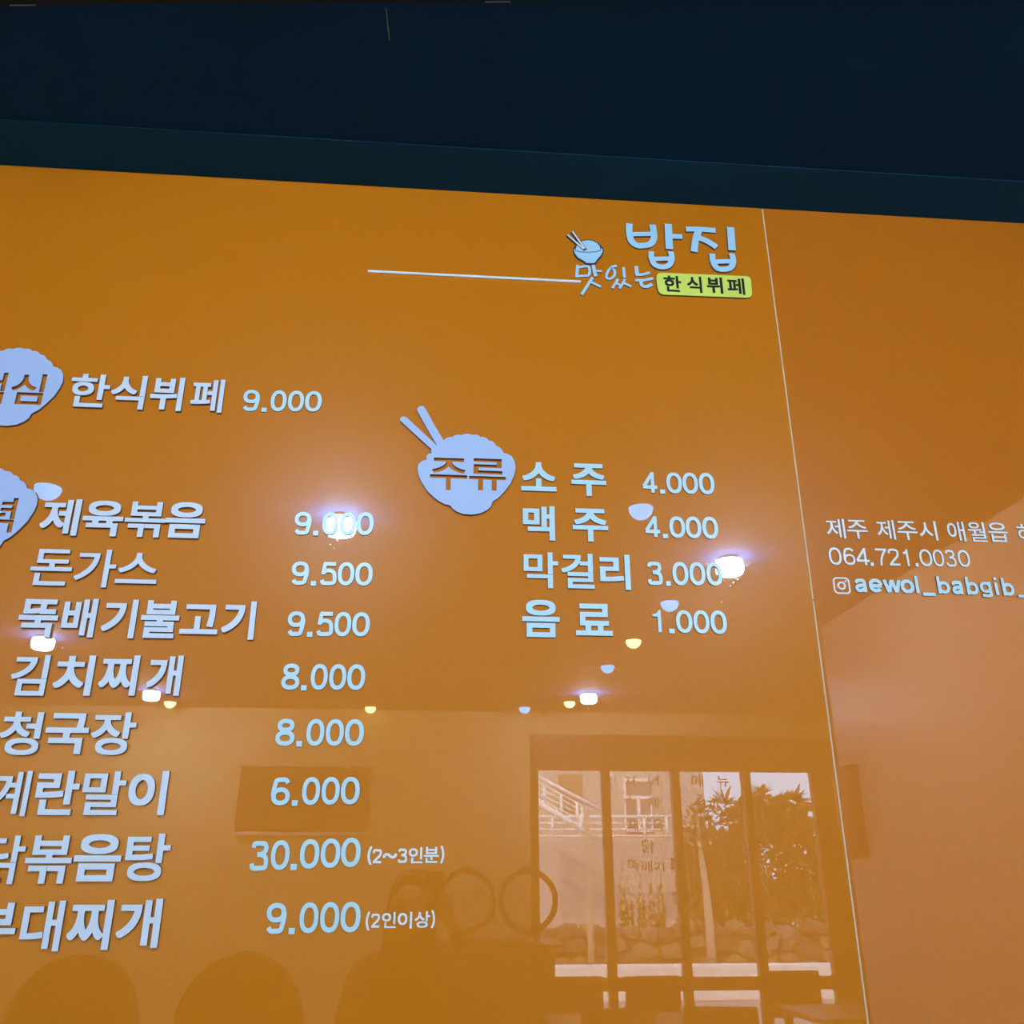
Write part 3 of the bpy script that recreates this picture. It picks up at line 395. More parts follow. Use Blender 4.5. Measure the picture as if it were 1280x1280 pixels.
    ('6',0.024): [[147,96,196,67,259,38,356,12,370,12,406,5,463,2,467,0,564,0,567,2,597,2,600,5,624,5,627,7,674,12,771,38,821,59,878,93,906,115,940,148,977,205,993,253,997,293,1000,296,1000,343,997,346,993,386,977,433,943,486,903,526,851,563,788,594,724,615,694,620,671,627,657,627,620,634,597,634,594,637,487,639,483,637,410,634,326,620,266,601,261,602,274,652,281,664,281,673,301,726,318,802,329,819,370,827,436,829,440,831,510,831,513,834,570,834,574,836,647,836,651,834,667,834,677,831,702,814,753,759,774,743,941,836,953,844,950,849,930,866,876,923,828,957,788,976,737,990,694,998,671,998,667,1000,550,1000,547,998,487,998,483,995,416,995,413,993,373,993,370,990,326,988,249,974,192,952,147,923,114,885,90,833,80,783,57,716,57,707,50,695,50,685,43,673,43,664,27,614,17,559,13,557,7,502,3,500,3,469,0,467,0,353,3,350,3,300,28,299,33,296,37,253,50,213,60,198,64,186,90,148],[336,197,298,224,274,255,264,284,264,315,261,317,264,324,264,353,278,388,301,417,333,439,386,461,436,470,457,470,460,473,574,473,577,470,624,466,684,447,732,414,756,384,766,355,766,329,769,327,766,284,749,243,719,213,694,197,661,183,614,171,580,169,577,166,537,166,533,164,453,166,450,169,416,171,370,183]],
    ('3',0.024): [[68,56,113,28,140,19,191,7,228,5,231,2,262,2,265,0,383,0,387,2,454,2,458,5,650,5,654,7,708,7,711,9,742,9,745,12,782,14,856,31,897,47,939,77,963,100,963,105,980,129,990,155,993,178,997,181,997,204,1000,207,997,318,993,320,993,344,990,346,990,361,986,363,980,398,959,446,926,493,909,509,863,541,831,557,885,606,929,668,946,708,949,739,953,741,949,796,929,855,899,900,868,928,846,943,802,965,775,974,704,988,664,991,660,993,627,993,623,995,404,998,400,1000,269,998,265,995,242,995,238,993,204,991,164,981,123,967,81,940,61,921,34,874,17,784,218,749,231,745,242,745,247,753,253,793,257,796,257,814,260,817,260,829,265,832,285,832,289,835,600,832,603,830,660,827,684,823,696,817,706,805,716,779,716,741,689,696,666,673,644,657,613,645,583,638,498,624,414,624,410,622,355,621,358,613,358,460,502,459,505,461,525,461,529,459,549,459,654,437,708,418,730,403,740,389,753,356,757,330,760,327,760,306,764,304,764,235,767,233,764,230,760,186,755,180,738,175,691,173,688,170,431,168,427,165,356,165,353,163,289,163,285,165,252,165,247,169,243,174,243,195,240,197,240,221,236,223,236,238,228,260,171,253,66,234,52,234,22,227,8,227,0,221,7,204,10,157,14,155,17,129,30,98,47,74]],
    ('4',0.024): [[33,185,590,183,593,0,819,0,821,182,1000,185,1000,346,821,349,819,1000,591,999,591,975,588,970,0,342,33,325],[287,348,286,351,590,676,591,349]],
    ('1',0.024): [[600,0,1000,0,1000,1000,740,1000,620,900,380,835,0,810,0,700,600,700]],
    ('(',0.018): [[487,12,571,0,878,0,942,7,987,30,962,55,808,143,667,249,667,260,641,274,590,330,590,348,564,369,564,394,551,398,551,433,538,436,551,564,564,567,564,592,577,595,577,617,603,638,615,673,679,744,705,758,705,769,795,843,1000,970,974,988,891,1000,583,1000,519,993,474,981,321,896,192,800,192,790,154,765,77,680,51,627,38,624,38,602,26,599,26,574,13,571,0,429,13,426,13,390,26,387,26,362,38,359,64,306,128,249,128,239,231,157]],
    ('2',0.018): [[41,0,973,1,971,169,413,170,443,196,540,264,730,375,827,443,864,476,915,531,963,602,986,657,993,697,997,700,997,742,1000,747,997,749,997,783,993,785,986,823,963,871,935,904,890,938,846,960,791,976,737,986,672,990,669,993,557,995,553,998,312,1000,309,998,261,998,258,995,214,993,173,986,129,974,92,957,46,925,22,892,5,847,5,828,2,825,0,717,238,698,243,711,243,806,246,809,246,823,261,827,282,827,285,829,598,827,601,824,669,822,672,819,689,819,716,815,739,804,752,780,752,768,756,766,756,719,752,716,752,702,742,673,715,628,671,578,616,533,564,499,374,387,236,289,92,169,39,167,39,125,25,115,39,108]],
    ('~',0.018): [[7,125,23,100,174,100,197,158,197,308,217,425,253,500,326,517,378,450,503,183,595,50,668,0,780,17,891,150,947,308,993,575,1000,858,977,917,832,917,809,858,803,692,789,608,747,500,681,483,615,567,490,833,398,967,352,1000,234,1000,207,983,115,867,46,675,7,425,7,325,0,308,0,158]],
    ('3',0.018): [[66,53,108,28,142,17,223,2,254,2,257,0,365,0,369,2,514,5,518,7,562,7,565,5,717,7,721,9,748,9,751,12,772,12,788,17,802,17,866,33,873,38,897,45,942,77,963,98,983,129,993,157,993,169,997,171,997,190,1000,193,1000,278,997,280,997,325,993,327,993,351,990,353,986,382,963,446,929,495,912,512,863,546,838,559,888,606,932,668,949,708,953,736,956,739,953,800,949,803,946,826,929,864,902,902,871,930,819,962,778,976,738,986,690,991,687,993,663,993,660,995,619,995,616,998,460,998,457,1000,264,1000,261,998,234,998,176,988,125,972,95,955,59,926,42,902,29,871,25,843,22,840,22,817,19,814,19,798,15,796,15,786,20,783,247,747,255,765,262,822,267,830,284,830,288,832,579,830,582,827,660,825,687,820,695,814,712,781,712,741,699,715,682,694,665,677,640,660,616,650,508,629,357,625,357,457,484,456,487,459,535,459,606,447,657,435,704,418,726,403,743,372,750,335,753,332,756,252,760,249,760,212,756,209,753,183,741,180,690,177,687,175,464,175,460,173,325,170,321,168,250,170,242,242,234,260,186,255,169,251,156,251,122,243,108,243,105,241,91,241,88,239,74,239,58,234,0,227,2,207,5,204,8,150,12,148,12,134,19,115,39,79]],
    ('인',0.018): [[180,0,998,0,1000,115,334,116,332,355,180,357],[811,243,964,244,962,1000,810,999],[76,484,128,447,177,426,231,413,276,411,279,408,367,408,370,411,418,413,431,419,470,426,518,447,551,468,598,510,610,528,619,547,625,552,644,606,644,629,647,632,644,735,625,789,595,833,554,871,518,894,482,910,415,928,361,930,358,933,255,930,252,928,234,928,198,917,189,917,125,891,86,866,48,828,21,787,15,764,6,745,3,707,0,704,0,637,3,634,6,596,27,544,48,513],[210,571,184,596,172,614,154,655,154,686,166,717,187,748,210,770,237,788,267,801,313,811,334,811,379,801,409,788,447,761,465,743,483,712,492,686,492,655,483,629,465,598,434,568,409,553,379,540,370,540,346,532,319,530,270,540,234,556]],
    ('분',0.018): [[124,0,893,0,894,118,262,120,261,315,124,316],[0,382,438,380,439,185,576,184,579,380,999,380,1000,496,1,497],[129,551,874,551,875,999,735,1000,732,870,268,870,265,1000,129,1000],[268,670,268,755,733,754,732,670]],
    (')',0.018): [[26,12,109,0,417,0,481,7,513,16,705,118,705,125,795,178,923,295,962,366,974,369,974,398,987,401,987,447,1000,451,987,560,974,564,974,592,962,595,949,638,936,641,872,737,756,839,654,910,513,984,481,993,417,1000,109,1000,45,993,0,970,192,850,321,740,372,684,397,634,410,631,436,557,449,553,449,496,462,493,449,408,436,405,436,380,423,376,397,320,333,263,333,253,231,171,77,80,77,72,13,41,0,30]],
    ('이',0.018): [[839,0,1000,1,998,1000,837,999],[96,298,139,264,181,242,244,222,270,222,273,219,296,219,299,217,369,217,372,219,395,219,398,222,423,222,487,242,529,264,581,309,617,354,645,414,658,472,661,475,665,538,668,540,668,601,665,603,661,669,652,694,645,729,613,792,585,830,540,870,484,902,423,919,379,922,375,924,292,924,289,922,244,919,225,914,216,909,184,902,133,874,86,835,48,785,45,772,22,729,10,674,6,671,3,613,0,611,3,492,6,490,6,472,10,470,22,412,42,377,45,364,83,311],[254,368,214,404,188,445,182,467,173,485,166,525,163,528,163,548,160,550,163,616,166,618,169,646,188,696,220,744,257,776,283,791,324,804,343,804,385,791,411,776,454,737,479,696,479,689,495,656,495,644,505,613,505,586,508,583,505,530,502,528,495,487,476,440,457,409,431,382,398,358,353,340,331,338,292,348]],
    ('상',0.018): [[177,80,189,68,225,46,274,25,293,23,337,10,394,5,396,3,443,3,446,0,598,3,601,5,658,10,691,20,710,23,751,38,781,53,800,66,837,103,839,113,853,135,856,168,858,171,858,222,856,224,853,254,831,295,794,329,770,344,729,362,663,380,612,385,609,387,590,387,587,390,470,392,467,390,383,387,380,385,345,382,298,372,287,367,271,365,233,347,228,347,192,324,158,290,142,259,136,219,134,216,134,176,136,173,139,138,158,100],[298,162,283,178,275,199,286,216,309,238,337,253,375,266,396,268,410,273,424,273,426,276,448,276,451,278,489,278,492,281,544,278,546,276,568,276,571,273,584,273,598,268,620,266,650,256,685,238,706,219,717,201,717,191,706,171,683,152,655,137,604,122,593,122,576,116,557,116,554,114,533,114,530,111,465,111,462,114,418,116,391,124,380,124,339,137,315,149],[713,377,850,378,851,638,1000,639,999,752,850,753,849,1000,711,999],[48,413,97,413,176,451,208,473,278,538,308,578,326,610,365,558,421,506,484,466,546,438,593,438,640,503,643,508,643,548,604,562,541,595,511,618,469,657,431,708,409,751,395,796,395,816,392,819,391,952,253,951,253,837,251,834,251,804,248,801,237,748,210,690,183,649,153,616,116,585,61,549,0,523,0,477]],
    ('제',0.008): [[884,0,1000,1,998,1000,883,999],[656,52,769,53,767,977,655,975,655,649,465,646,467,557,655,556],[65,197,83,197,122,220,168,258,201,291,246,351,276,403,294,442,308,482,333,421,378,348,414,304,455,267,494,238,527,220,545,220,604,281,607,286,607,304,551,337,502,380,462,424,423,486,411,517,402,530,381,595,372,652,369,654,369,693,366,696,366,794,569,795,569,886,33,885,35,795,246,794,246,683,243,680,243,649,240,646,228,576,222,566,213,530,198,501,189,475,150,411,111,364,47,308,23,295,0,278,0,263]],
    ('주',0.008): [[0,374,440,373,441,1,554,0,556,372,999,373,1000,465,1,467],[99,539,116,539,130,544,168,550,242,572,348,622,383,644,428,680,470,722,500,765,527,725,572,680,595,660,652,622,718,588,738,583,766,569,775,569,812,555,847,547,858,547,887,539,904,539,943,615,943,631,936,635,870,646,801,669,758,691,741,696,686,729,625,783,596,819,573,866,567,905,904,906,905,999,93,1000,93,906,433,905,427,863,401,814,378,786,325,738,265,699,199,669,130,646,64,635,57,631,57,615]],
    ('시',0.008): [[873,0,1000,1,998,1000,871,999],[67,204,86,204,108,217,139,230,180,256,235,298,279,342,323,397,357,451,387,512,398,484,426,441,426,435,467,381,514,332,572,284,616,256,679,225,701,225,765,296,765,311,760,315,701,341,669,362,583,433,539,484,502,541,470,611,467,632,455,668,455,686,451,689,451,717,448,720,447,915,320,913,320,720,317,717,313,663,298,616,298,606,266,534,254,518,229,474,179,415,147,386,114,359,64,326,0,296,3,275]],
    ('애',0.008): [[617,49,741,49,741,519,878,520,880,0,1000,0,998,1000,880,999,878,611,741,612,741,978,617,978],[102,270,150,237,156,237,193,222,227,219,230,217,289,217,292,219,326,222,372,240,417,270,454,311,457,322,481,361,488,384,500,410,512,480,515,482,515,527,519,529,515,651,512,654,500,724,469,796,454,822,426,853,372,894,323,912,285,914,282,917,211,914,208,912,193,912,137,888,102,864,65,822,62,812,37,773,31,750,19,724,6,651,3,649,3,602,0,599,3,485,6,482,15,423,37,361,71,304],[205,333,176,361,160,381,145,412,133,449,127,490,123,493,123,511,120,514,120,563,117,565,120,571,120,620,123,623,127,661,139,706,154,742,179,778,205,800,233,813,273,816,307,803,343,773,358,752,377,716,392,664,392,646,395,643,395,625,398,623,398,578,401,576,398,511,395,508,392,472,380,428,361,387,343,361,307,331,270,318,233,320,227,326]],
    ('월',0.008): [[180,0,1000,0,1000,84,300,85,301,155,961,155,962,377,177,378,177,297,841,295,840,234,180,234],[12,545,268,543,271,546,310,546,312,398,434,396,437,551,573,556,576,559,640,562,643,564,667,564,670,567,767,575,772,579,769,647,764,651,725,651,722,648,619,643,616,640,467,635,464,633,389,633,386,630,2,627,0,605,3,602],[611,453,837,451,840,399,962,400,961,1000,838,999,838,529,613,528],[124,736,162,709,204,690,256,677,271,677,292,672,310,672,313,669,449,669,452,672,516,680,537,688,555,690,598,709,622,724,654,755,654,760,669,783,669,799,672,802,669,865,654,894,625,924,592,945,585,945,534,966,525,966,501,974,486,974,464,979,440,979,437,982,322,982,319,979,295,979,292,976,247,971,225,963,207,961,165,942,132,921,106,894,91,860,88,807,91,804,91,789,100,768,109,752],[238,780,218,797,206,820,209,839,215,849,234,869,253,879,277,890,325,900,340,900,343,903,416,903,419,900,437,900,483,890,522,871,542,854,554,833,554,818,545,799,519,777,477,759,440,751,422,751,419,748,340,748,277,761]],
    ('읍',0.008): [[123,0,872,0,874,400,760,401,758,291,241,291,240,400,123,401],[241,94,241,203,759,202,758,94],[0,452,999,452,1000,541,0,543],[133,715,169,682,204,660,255,639,330,620,390,615,393,612,428,612,430,610,568,610,571,612,605,612,628,618,669,620,726,634,778,652,829,682,857,707,868,721,868,726,885,755,888,787,891,790,891,817,888,820,885,852,868,881,868,886,826,928,786,952,780,952,737,971,709,976,697,981,660,989,620,992,617,995,539,997,537,1000,402,997,399,995,382,995,359,989,339,989,270,973,207,949,172,928,133,892,113,854,110,825,108,822,108,785,110,782,113,753],[255,754,231,785,231,795,228,798,231,822,255,853,273,866,313,885,362,898,373,898,390,904,410,904,413,906,433,906,436,909,496,909,499,912,502,909,560,909,562,906,608,904,669,890,720,869,752,845,768,820,768,806,770,803,768,787,753,763,714,735,692,725,648,711,637,711,605,703,560,701,557,698,442,698,439,701,390,703,376,709,339,714,321,722,307,725,273,741]],
    ('하',0.008): [[719,0,828,1,828,504,1000,506,999,596,828,597,827,1000,718,999],[118,294,136,277,166,256,210,236,249,228,260,223,290,223,293,220,382,223,432,236,481,259,503,275,544,315,568,356,568,364,582,400,582,426,585,429,582,506,568,551,546,589,515,624,479,650,434,671,398,679,387,684,335,687,332,689,257,684,207,671,160,648,138,632,98,592,73,548,59,501,57,434,59,431,62,392,71,374,73,359,84,338,101,312],[221,345,189,377,176,403,173,418,167,429,167,452,165,455,167,457,167,478,173,488,176,504,198,540,235,573,268,588,299,596,346,596,368,588,376,588,404,575,429,557,450,535,466,506,469,491,474,481,474,462,477,460,474,426,466,408,466,400,461,395,452,377,433,354,407,334,379,321,332,311,310,311,307,313,290,313,279,319,271,319,235,334],[0,754,633,754,635,841,379,842,378,986,266,987,263,842,0,842]],
    ('0',0.008): [[164,106,213,71,273,40,327,21,378,10,391,10,428,2,468,2,471,0,572,2,576,5,622,10,673,21,733,43,780,67,859,125,909,182,943,235,963,277,977,315,977,325,983,337,983,351,987,354,990,382,993,385,997,435,1000,437,1000,563,997,565,993,615,990,618,990,632,983,649,983,663,977,675,977,685,963,723,926,794,893,839,859,875,780,933,733,957,673,979,622,990,609,990,572,998,532,998,529,1000,428,998,424,995,378,990,327,979,273,960,243,945,213,929,164,894,104,835,84,804,77,799,64,770,54,758,50,744,34,713,30,694,17,661,17,646,13,644,10,615,7,613,3,551,0,549,0,451,3,449,7,387,10,385,20,327,54,242,64,230,77,201,84,196,104,165],[331,164,295,189,255,230,218,287,191,358,185,404,181,406,181,432,178,435,178,565,181,568,185,613,188,615,191,642,205,682,232,737,255,770,295,811,344,843,391,862,451,874,549,874,552,871,582,869,643,850,666,838,708,808,742,775,755,754,762,749,795,685,802,656,809,644,815,601,819,599,822,520,826,518,819,401,815,399,809,356,802,344,795,315,762,251,721,204,666,162,643,150,609,138,549,126,451,126,391,138,364,148]],
    ('6',0.008): [[137,104,166,83,212,57,303,24,403,5,463,2,467,0,564,0,567,2,627,5,697,17,751,31,808,52,841,69,896,106,946,156,980,211,993,251,997,294,1000,296,1000,344,997,346,993,389,973,442,940,492,913,520,890,539,844,569,801,590,734,614,640,633,597,636,594,638,547,638,543,640,436,638,433,636,410,636,406,633,390,633,373,629,346,626,266,605,197,575,197,587,201,589,201,601,204,604,217,661,271,794,291,823,313,838,353,852,443,869,487,871,490,874,523,874,527,876,567,876,570,874,597,874,600,871,627,869,674,857,704,845,736,825,789,780,831,752,953,839,841,926,778,960,704,983,694,983,657,993,624,995,620,998,597,998,594,1000,500,1000,497,998,467,998,463,995,400,990,289,969,232,950,202,936,157,904,134,880,107,839,90,804,90,796,84,787,84,780,77,770,77,763,70,754,43,680,43,670,30,632,30,620,23,606,23,592,20,589,13,544,10,542,10,525,7,523,3,470,0,468,0,354,3,351,3,301,28,300,33,296,33,270,37,268,40,239,67,180,94,144],[279,179,244,208,217,251,217,258,211,268,211,282,207,285,207,354,211,356,211,370,217,389,241,427,271,456,309,479,360,498,433,512,457,512,460,514,570,514,574,512,597,512,600,510,630,507,671,498,731,474,776,442,806,404,819,373,819,358,823,356,823,285,819,282,819,268,803,230,779,201,747,176,717,160,664,140,600,129,580,129,577,126,453,126,450,129,396,133,366,140,313,160]],
    ('4',0.008): [[23,194,618,193,622,0,793,1,795,193,1000,194,998,319,793,320,792,1000,620,999,620,970,10,339,0,332,2,329,23,318],[205,319,207,325,227,346,237,354,618,750,620,320]],
    ('.',0.008): [[0,0,1000,0,1000,1000,0,1000]],
    ('7',0.008): [[296,15,376,9,379,7,403,7,406,5,430,5,434,2,457,2,461,0,476,1,486,86,490,89,490,112,493,115,493,136,497,138,500,178,503,181,503,197,507,200,514,242,551,351,592,441,599,448,622,495,636,512,636,517,677,573,728,632,810,713,884,779,983,874,988,877,1000,878,998,1000,0,999,2,877,765,876,643,765,551,670,490,592,490,587,469,561,469,557,435,505,374,372,337,261,330,216,327,214,327,197,323,195,323,178,320,176,310,82,306,79,306,60,303,58,303,39,299,37,299,20]],
    ('2',0.008): [[28,0,1000,1,998,126,323,127,435,215,527,279,695,374,798,439,864,494,913,546,944,589,976,651,983,682,986,685,986,699,990,701,993,751,990,754,986,799,969,844,937,887,916,906,883,929,848,945,771,969,646,990,572,995,569,998,531,998,527,1000,363,998,360,995,332,995,328,993,255,986,182,969,140,955,105,938,68,911,51,892,26,844,0,724,175,695,187,723,204,815,211,830,223,843,255,855,335,869,384,871,387,874,485,876,489,874,572,871,576,869,597,869,600,867,653,862,695,852,705,852,764,833,787,815,801,792,805,768,808,765,808,718,805,715,805,701,794,673,770,630,735,587,686,542,604,486,408,374,295,296,215,235,84,126,26,125]],
    ('1',0.008): [[600,0,1000,0,1000,1000,740,1000,620,900,380,835,0,810,0,700,600,700]],
    ('3',0.008): [[88,63,124,43,161,29,222,14,236,14,273,7,324,5,327,2,371,2,375,0,510,0,514,2,612,5,615,7,646,7,649,10,669,10,673,12,727,17,819,36,859,50,903,74,949,115,976,158,990,196,993,225,997,227,997,263,1000,273,997,275,997,313,993,315,986,354,953,423,902,485,853,521,815,540,786,551,834,589,858,613,905,680,922,727,922,751,925,754,922,794,919,796,919,808,908,837,878,887,851,913,815,938,785,952,744,967,697,979,625,990,608,990,605,993,558,995,554,998,520,998,517,1000,385,1000,381,998,347,998,344,995,300,993,297,990,225,981,164,964,110,938,85,918,68,899,41,851,37,835,17,789,175,743,183,746,193,763,207,804,224,839,239,850,259,857,307,867,341,869,344,871,368,871,371,874,412,874,415,876,486,876,490,874,558,871,561,869,615,864,673,852,700,843,719,830,732,813,742,789,746,742,732,713,695,668,653,638,588,619,503,605,358,602,356,480,439,479,442,476,449,479,544,479,612,467,663,455,707,440,749,418,783,382,810,332,817,313,817,299,820,296,820,246,817,244,814,213,800,185,783,165,747,150,686,138,669,138,646,133,592,131,588,129,544,129,541,126,354,126,351,129,297,131,232,143,210,156,203,165,186,213,186,223,173,254,164,262,97,243,80,240,69,236,15,224,0,218,10,201,27,144,41,115,58,92]],
    ('a',0.045): [[91,110,143,67,173,49,219,28,285,9,297,9,313,5,333,5,335,2,444,0,447,2,475,2,477,5,495,5,497,7,551,14,581,21,644,42,690,62,720,81,724,80,725,23,1000,24,1000,703,989,704,985,707,959,809,944,848,924,885,901,916,859,951,816,975,773,988,753,991,741,995,700,998,697,1000,604,1000,601,998,556,998,553,995,358,993,356,991,330,991,328,988,313,988,310,986,270,981,206,963,176,949,146,931,101,892,63,844,10,744,0,730,234,600,238,601,251,619,294,698,294,703,309,726,325,734,351,736,353,738,434,741,437,743,571,743,573,745,619,745,622,748,680,748,690,745,694,740,714,661,705,657,685,657,682,655,665,655,662,653,644,653,642,650,624,650,622,648,558,641,556,639,530,637,490,627,477,627,462,623,449,623,422,616,409,616,406,613,358,606,346,602,335,602,285,590,199,562,156,542,118,516,78,478,46,432,23,381,13,341,13,328,10,325,10,263,13,260,15,235,25,205,51,159],[310,269,286,291,286,304,291,316,300,326,328,338,414,359,424,359,477,370,490,370,505,375,518,375,546,382,558,382,599,391,682,400,685,403,703,403,705,405,724,404,724,395,720,391,619,322,553,282,520,269,472,257,432,255,429,252,353,255,323,262]],
    ('e',0.045): [[117,156,154,119,182,95,213,74,256,50,261,50,294,33,368,12,425,5,427,2,461,2,463,0,544,0,546,2,570,2,573,5,592,5,620,12,632,12,670,24,677,24,723,40,770,64,811,90,849,121,879,151,898,175,705,339,920,340,921,520,935,524,973,524,975,526,1000,527,998,537,998,570,995,573,990,620,981,651,981,661,964,711,938,765,924,789,902,820,874,854,832,893,804,914,765,938,727,957,677,974,670,979,661,979,620,990,606,990,604,993,573,995,570,998,539,998,537,1000,430,998,427,995,380,990,330,979,277,960,230,936,199,917,151,879,102,827,74,787,50,744,50,739,33,706,10,623,10,608,7,606,5,577,2,575,2,542,0,539,2,427,5,425,5,408,7,406,12,365,17,356,21,330,38,282,55,251,60,237,83,199],[327,312,312,327,304,340,698,339,663,305,646,293,618,279,580,267,556,264,554,262,532,262,530,260,475,260,473,262,446,262,444,264,430,264,418,269,408,269,365,286],[275,600,276,613,293,646,314,675,339,698,354,707,401,729,432,736,444,736,446,738,475,738,477,740,523,740,525,738,568,736,618,721,642,710,680,681,695,663,710,642,726,604,725,600]],
    ('w',0.045): [[204,0,232,9,239,13,244,13,251,18,263,20,270,24,276,24,283,29,288,29,295,33,335,18,347,16,354,11,359,11,366,7,371,7,378,2,388,1,500,514,503,511,504,496,515,455,517,440,527,400,529,384,539,344,541,329,551,288,553,273,563,233,565,217,576,177,577,161,588,121,590,106,600,66,612,3,617,0,623,4,629,4,636,9,660,16,705,33,796,0,809,52,810,68,821,108,823,124,833,164,835,179,845,219,847,235,857,275,859,291,870,331,871,346,882,386,883,402,894,442,896,458,906,498,908,513,918,553,920,569,930,609,932,625,943,665,944,680,955,720,957,736,967,776,969,792,979,832,981,847,991,888,1000,934,997,938,973,944,966,949,930,960,898,973,886,976,855,989,843,991,823,1000,817,999,705,486,687,562,678,609,675,618,666,665,663,674,654,720,650,729,642,776,638,785,637,801,626,841,624,856,614,896,612,912,602,952,593,999,587,1000,549,984,512,973,505,969,497,969,458,984,410,1000,397,948,395,932,384,892,383,876,372,836,370,821,360,781,358,765,348,725,346,709,336,669,334,654,323,614,322,598,318,589,318,582,315,573,315,567,311,558,310,542,306,533,297,486,285,529,283,545,273,585,271,600,261,640,259,656,249,696,247,712,237,752,235,767,224,807,223,823,212,863,210,879,200,919,198,934,195,943,184,997,182,1000,171,998,164,993,152,991,145,987,140,987,133,982,109,976,102,971,97,971,90,967,65,960,58,955,53,955,46,951,41,951,1,935,0,932,3,923,5,908,16,867,17,852,28,812,30,796,40,756,42,741,52,700,54,685,64,645,66,629,77,589,78,573,89,533,90,518,101,478,103,462,113,422,115,406,125,366,127,351,137,311,139,295,150,255,151,239,162,199,163,184,174,144,176,128,179,119,179,112,183,104,183,97,186,88,188,72,191,63,191,57,195,48]],
    ('o',0.045): [[117,156,156,117,199,83,218,74,230,64,277,40,323,26,330,21,358,17,380,10,411,7,430,2,465,2,468,0,570,2,573,5,620,10,642,17,670,21,677,26,723,40,770,64,782,74,801,83,844,117,883,156,917,199,926,218,936,230,960,277,974,323,979,330,983,358,990,380,993,411,998,430,998,465,1000,468,998,570,995,573,990,620,983,642,979,670,974,677,960,723,936,770,926,782,917,801,883,844,844,883,801,917,782,926,770,936,723,960,677,974,670,979,642,983,620,990,589,993,570,998,535,998,532,1000,430,998,427,995,380,990,358,983,330,979,323,974,277,960,230,936,218,926,199,917,156,883,117,844,83,801,74,782,64,770,40,723,26,677,21,670,17,642,10,620,7,589,2,570,2,535,0,532,2,430,5,427,10,380,17,358,21,330,26,323,40,277,64,230,74,218,83,199],[327,312,298,346,279,382,264,432,262,480,260,482,262,551,264,554,264,568,271,599,293,646,312,673,346,702,382,721,432,736,480,738,482,740,551,738,554,736,568,736,599,729,646,707,673,688,702,654,721,618,736,568,738,520,740,518,738,449,736,446,736,432,729,401,707,354,688,327,654,298,618,279,568,264,520,262,518,260,449,262,446,264,432,264,401,271,354,293]],
    ('l',0.045): [[5,0,1000,1,995,1000,0,999]],
    ('_',0.045): [[0,0,999,0,1000,995,0,1000]],
    ('b',0.045): [[1,0,251,0,253,46,304,27,350,15,410,5,426,5,428,3,445,3,447,2,482,2,484,0,544,0,546,2,581,2,583,3,618,5,662,14,671,14,719,26,773,44,809,61,842,80,891,116,935,162,963,203,979,239,986,266,991,275,993,298,998,312,998,351,1000,353,1000,361,998,363,998,402,995,404,993,428,991,429,991,440,986,448,986,455,963,511,935,552,891,598,842,634,809,653,749,679,745,679,719,689,671,701,662,701,618,709,602,709,599,711,583,711,581,713,546,713,544,714,447,713,445,711,398,707,322,692,278,677,274,677,255,668,252,669,251,1000,0,999],[350,221,321,244,300,271,291,290,291,297,284,315,284,327,282,329,282,385,284,387,284,399,286,401,291,424,312,460,330,479,361,500,405,517,447,526,493,527,495,529,565,527,567,526,581,526,592,522,602,522,629,515,652,507,676,495,700,477,721,455,737,424,744,402,744,390,746,389,746,326,744,324,741,304,730,275,721,263,721,259,700,237,666,214,629,199,581,189,535,187,532,185,463,187,461,189,447,189,419,194,380,206]],
    ('g',0.045): [[94,52,119,48,131,48,164,41,173,41,194,36,204,36,298,19,307,19,345,12,356,12,371,9,399,7,401,5,420,5,422,3,441,3,444,2,476,2,479,0,580,0,582,2,625,2,627,3,698,7,700,9,716,9,719,10,747,12,749,14,794,19,865,34,909,51,924,54,946,65,1000,130,998,166,993,174,991,203,988,205,991,603,988,605,987,1000,733,1000,731,964,709,973,655,986,646,986,601,995,568,997,566,998,453,1000,451,998,422,998,420,997,404,997,401,995,364,991,342,986,333,986,279,973,248,961,234,957,222,951,204,944,156,918,115,889,87,863,56,827,56,824,38,798,28,775,21,764,14,737,9,729,5,695,2,693,0,622,2,620,2,594,5,593,9,557,16,542,19,528,35,492,68,445,89,421,118,395,152,371,175,357,232,330,293,310,328,301,366,296,378,293,427,289,429,287,472,287,474,286,559,287,561,289,611,293,622,296,660,301,707,313,724,320,732,321,732,200,721,197,709,197,679,192,639,190,636,189,611,189,608,187,566,187,564,185,460,187,458,189,439,189,436,190,396,194,382,197,371,197,359,201,338,202,316,207,307,207,286,213,276,213,255,218,246,218,225,223,204,224,192,228,182,228,145,235,141,229,141,222,139,220,139,213,136,212,136,205,134,203,134,196,132,195],[333,503,301,526,275,559,261,594,259,628,256,630,259,679,261,681,261,693,268,713,289,747,308,766,335,784,366,798,404,808,413,808,425,811,439,811,441,813,462,813,465,815,524,815,526,813,547,813,549,811,564,811,575,808,585,808,632,794,665,777,689,758,713,727,727,693,729,659,732,657,732,630,729,628,729,606,727,605,725,586,713,559,687,526,655,503,634,493,589,480,561,474,545,474,542,473,486,471,484,473,427,474,378,485]],
    ('i',0.045): [[5,0,1000,1,995,705,0,704],[5,846,995,846,1000,999,5,1000]],
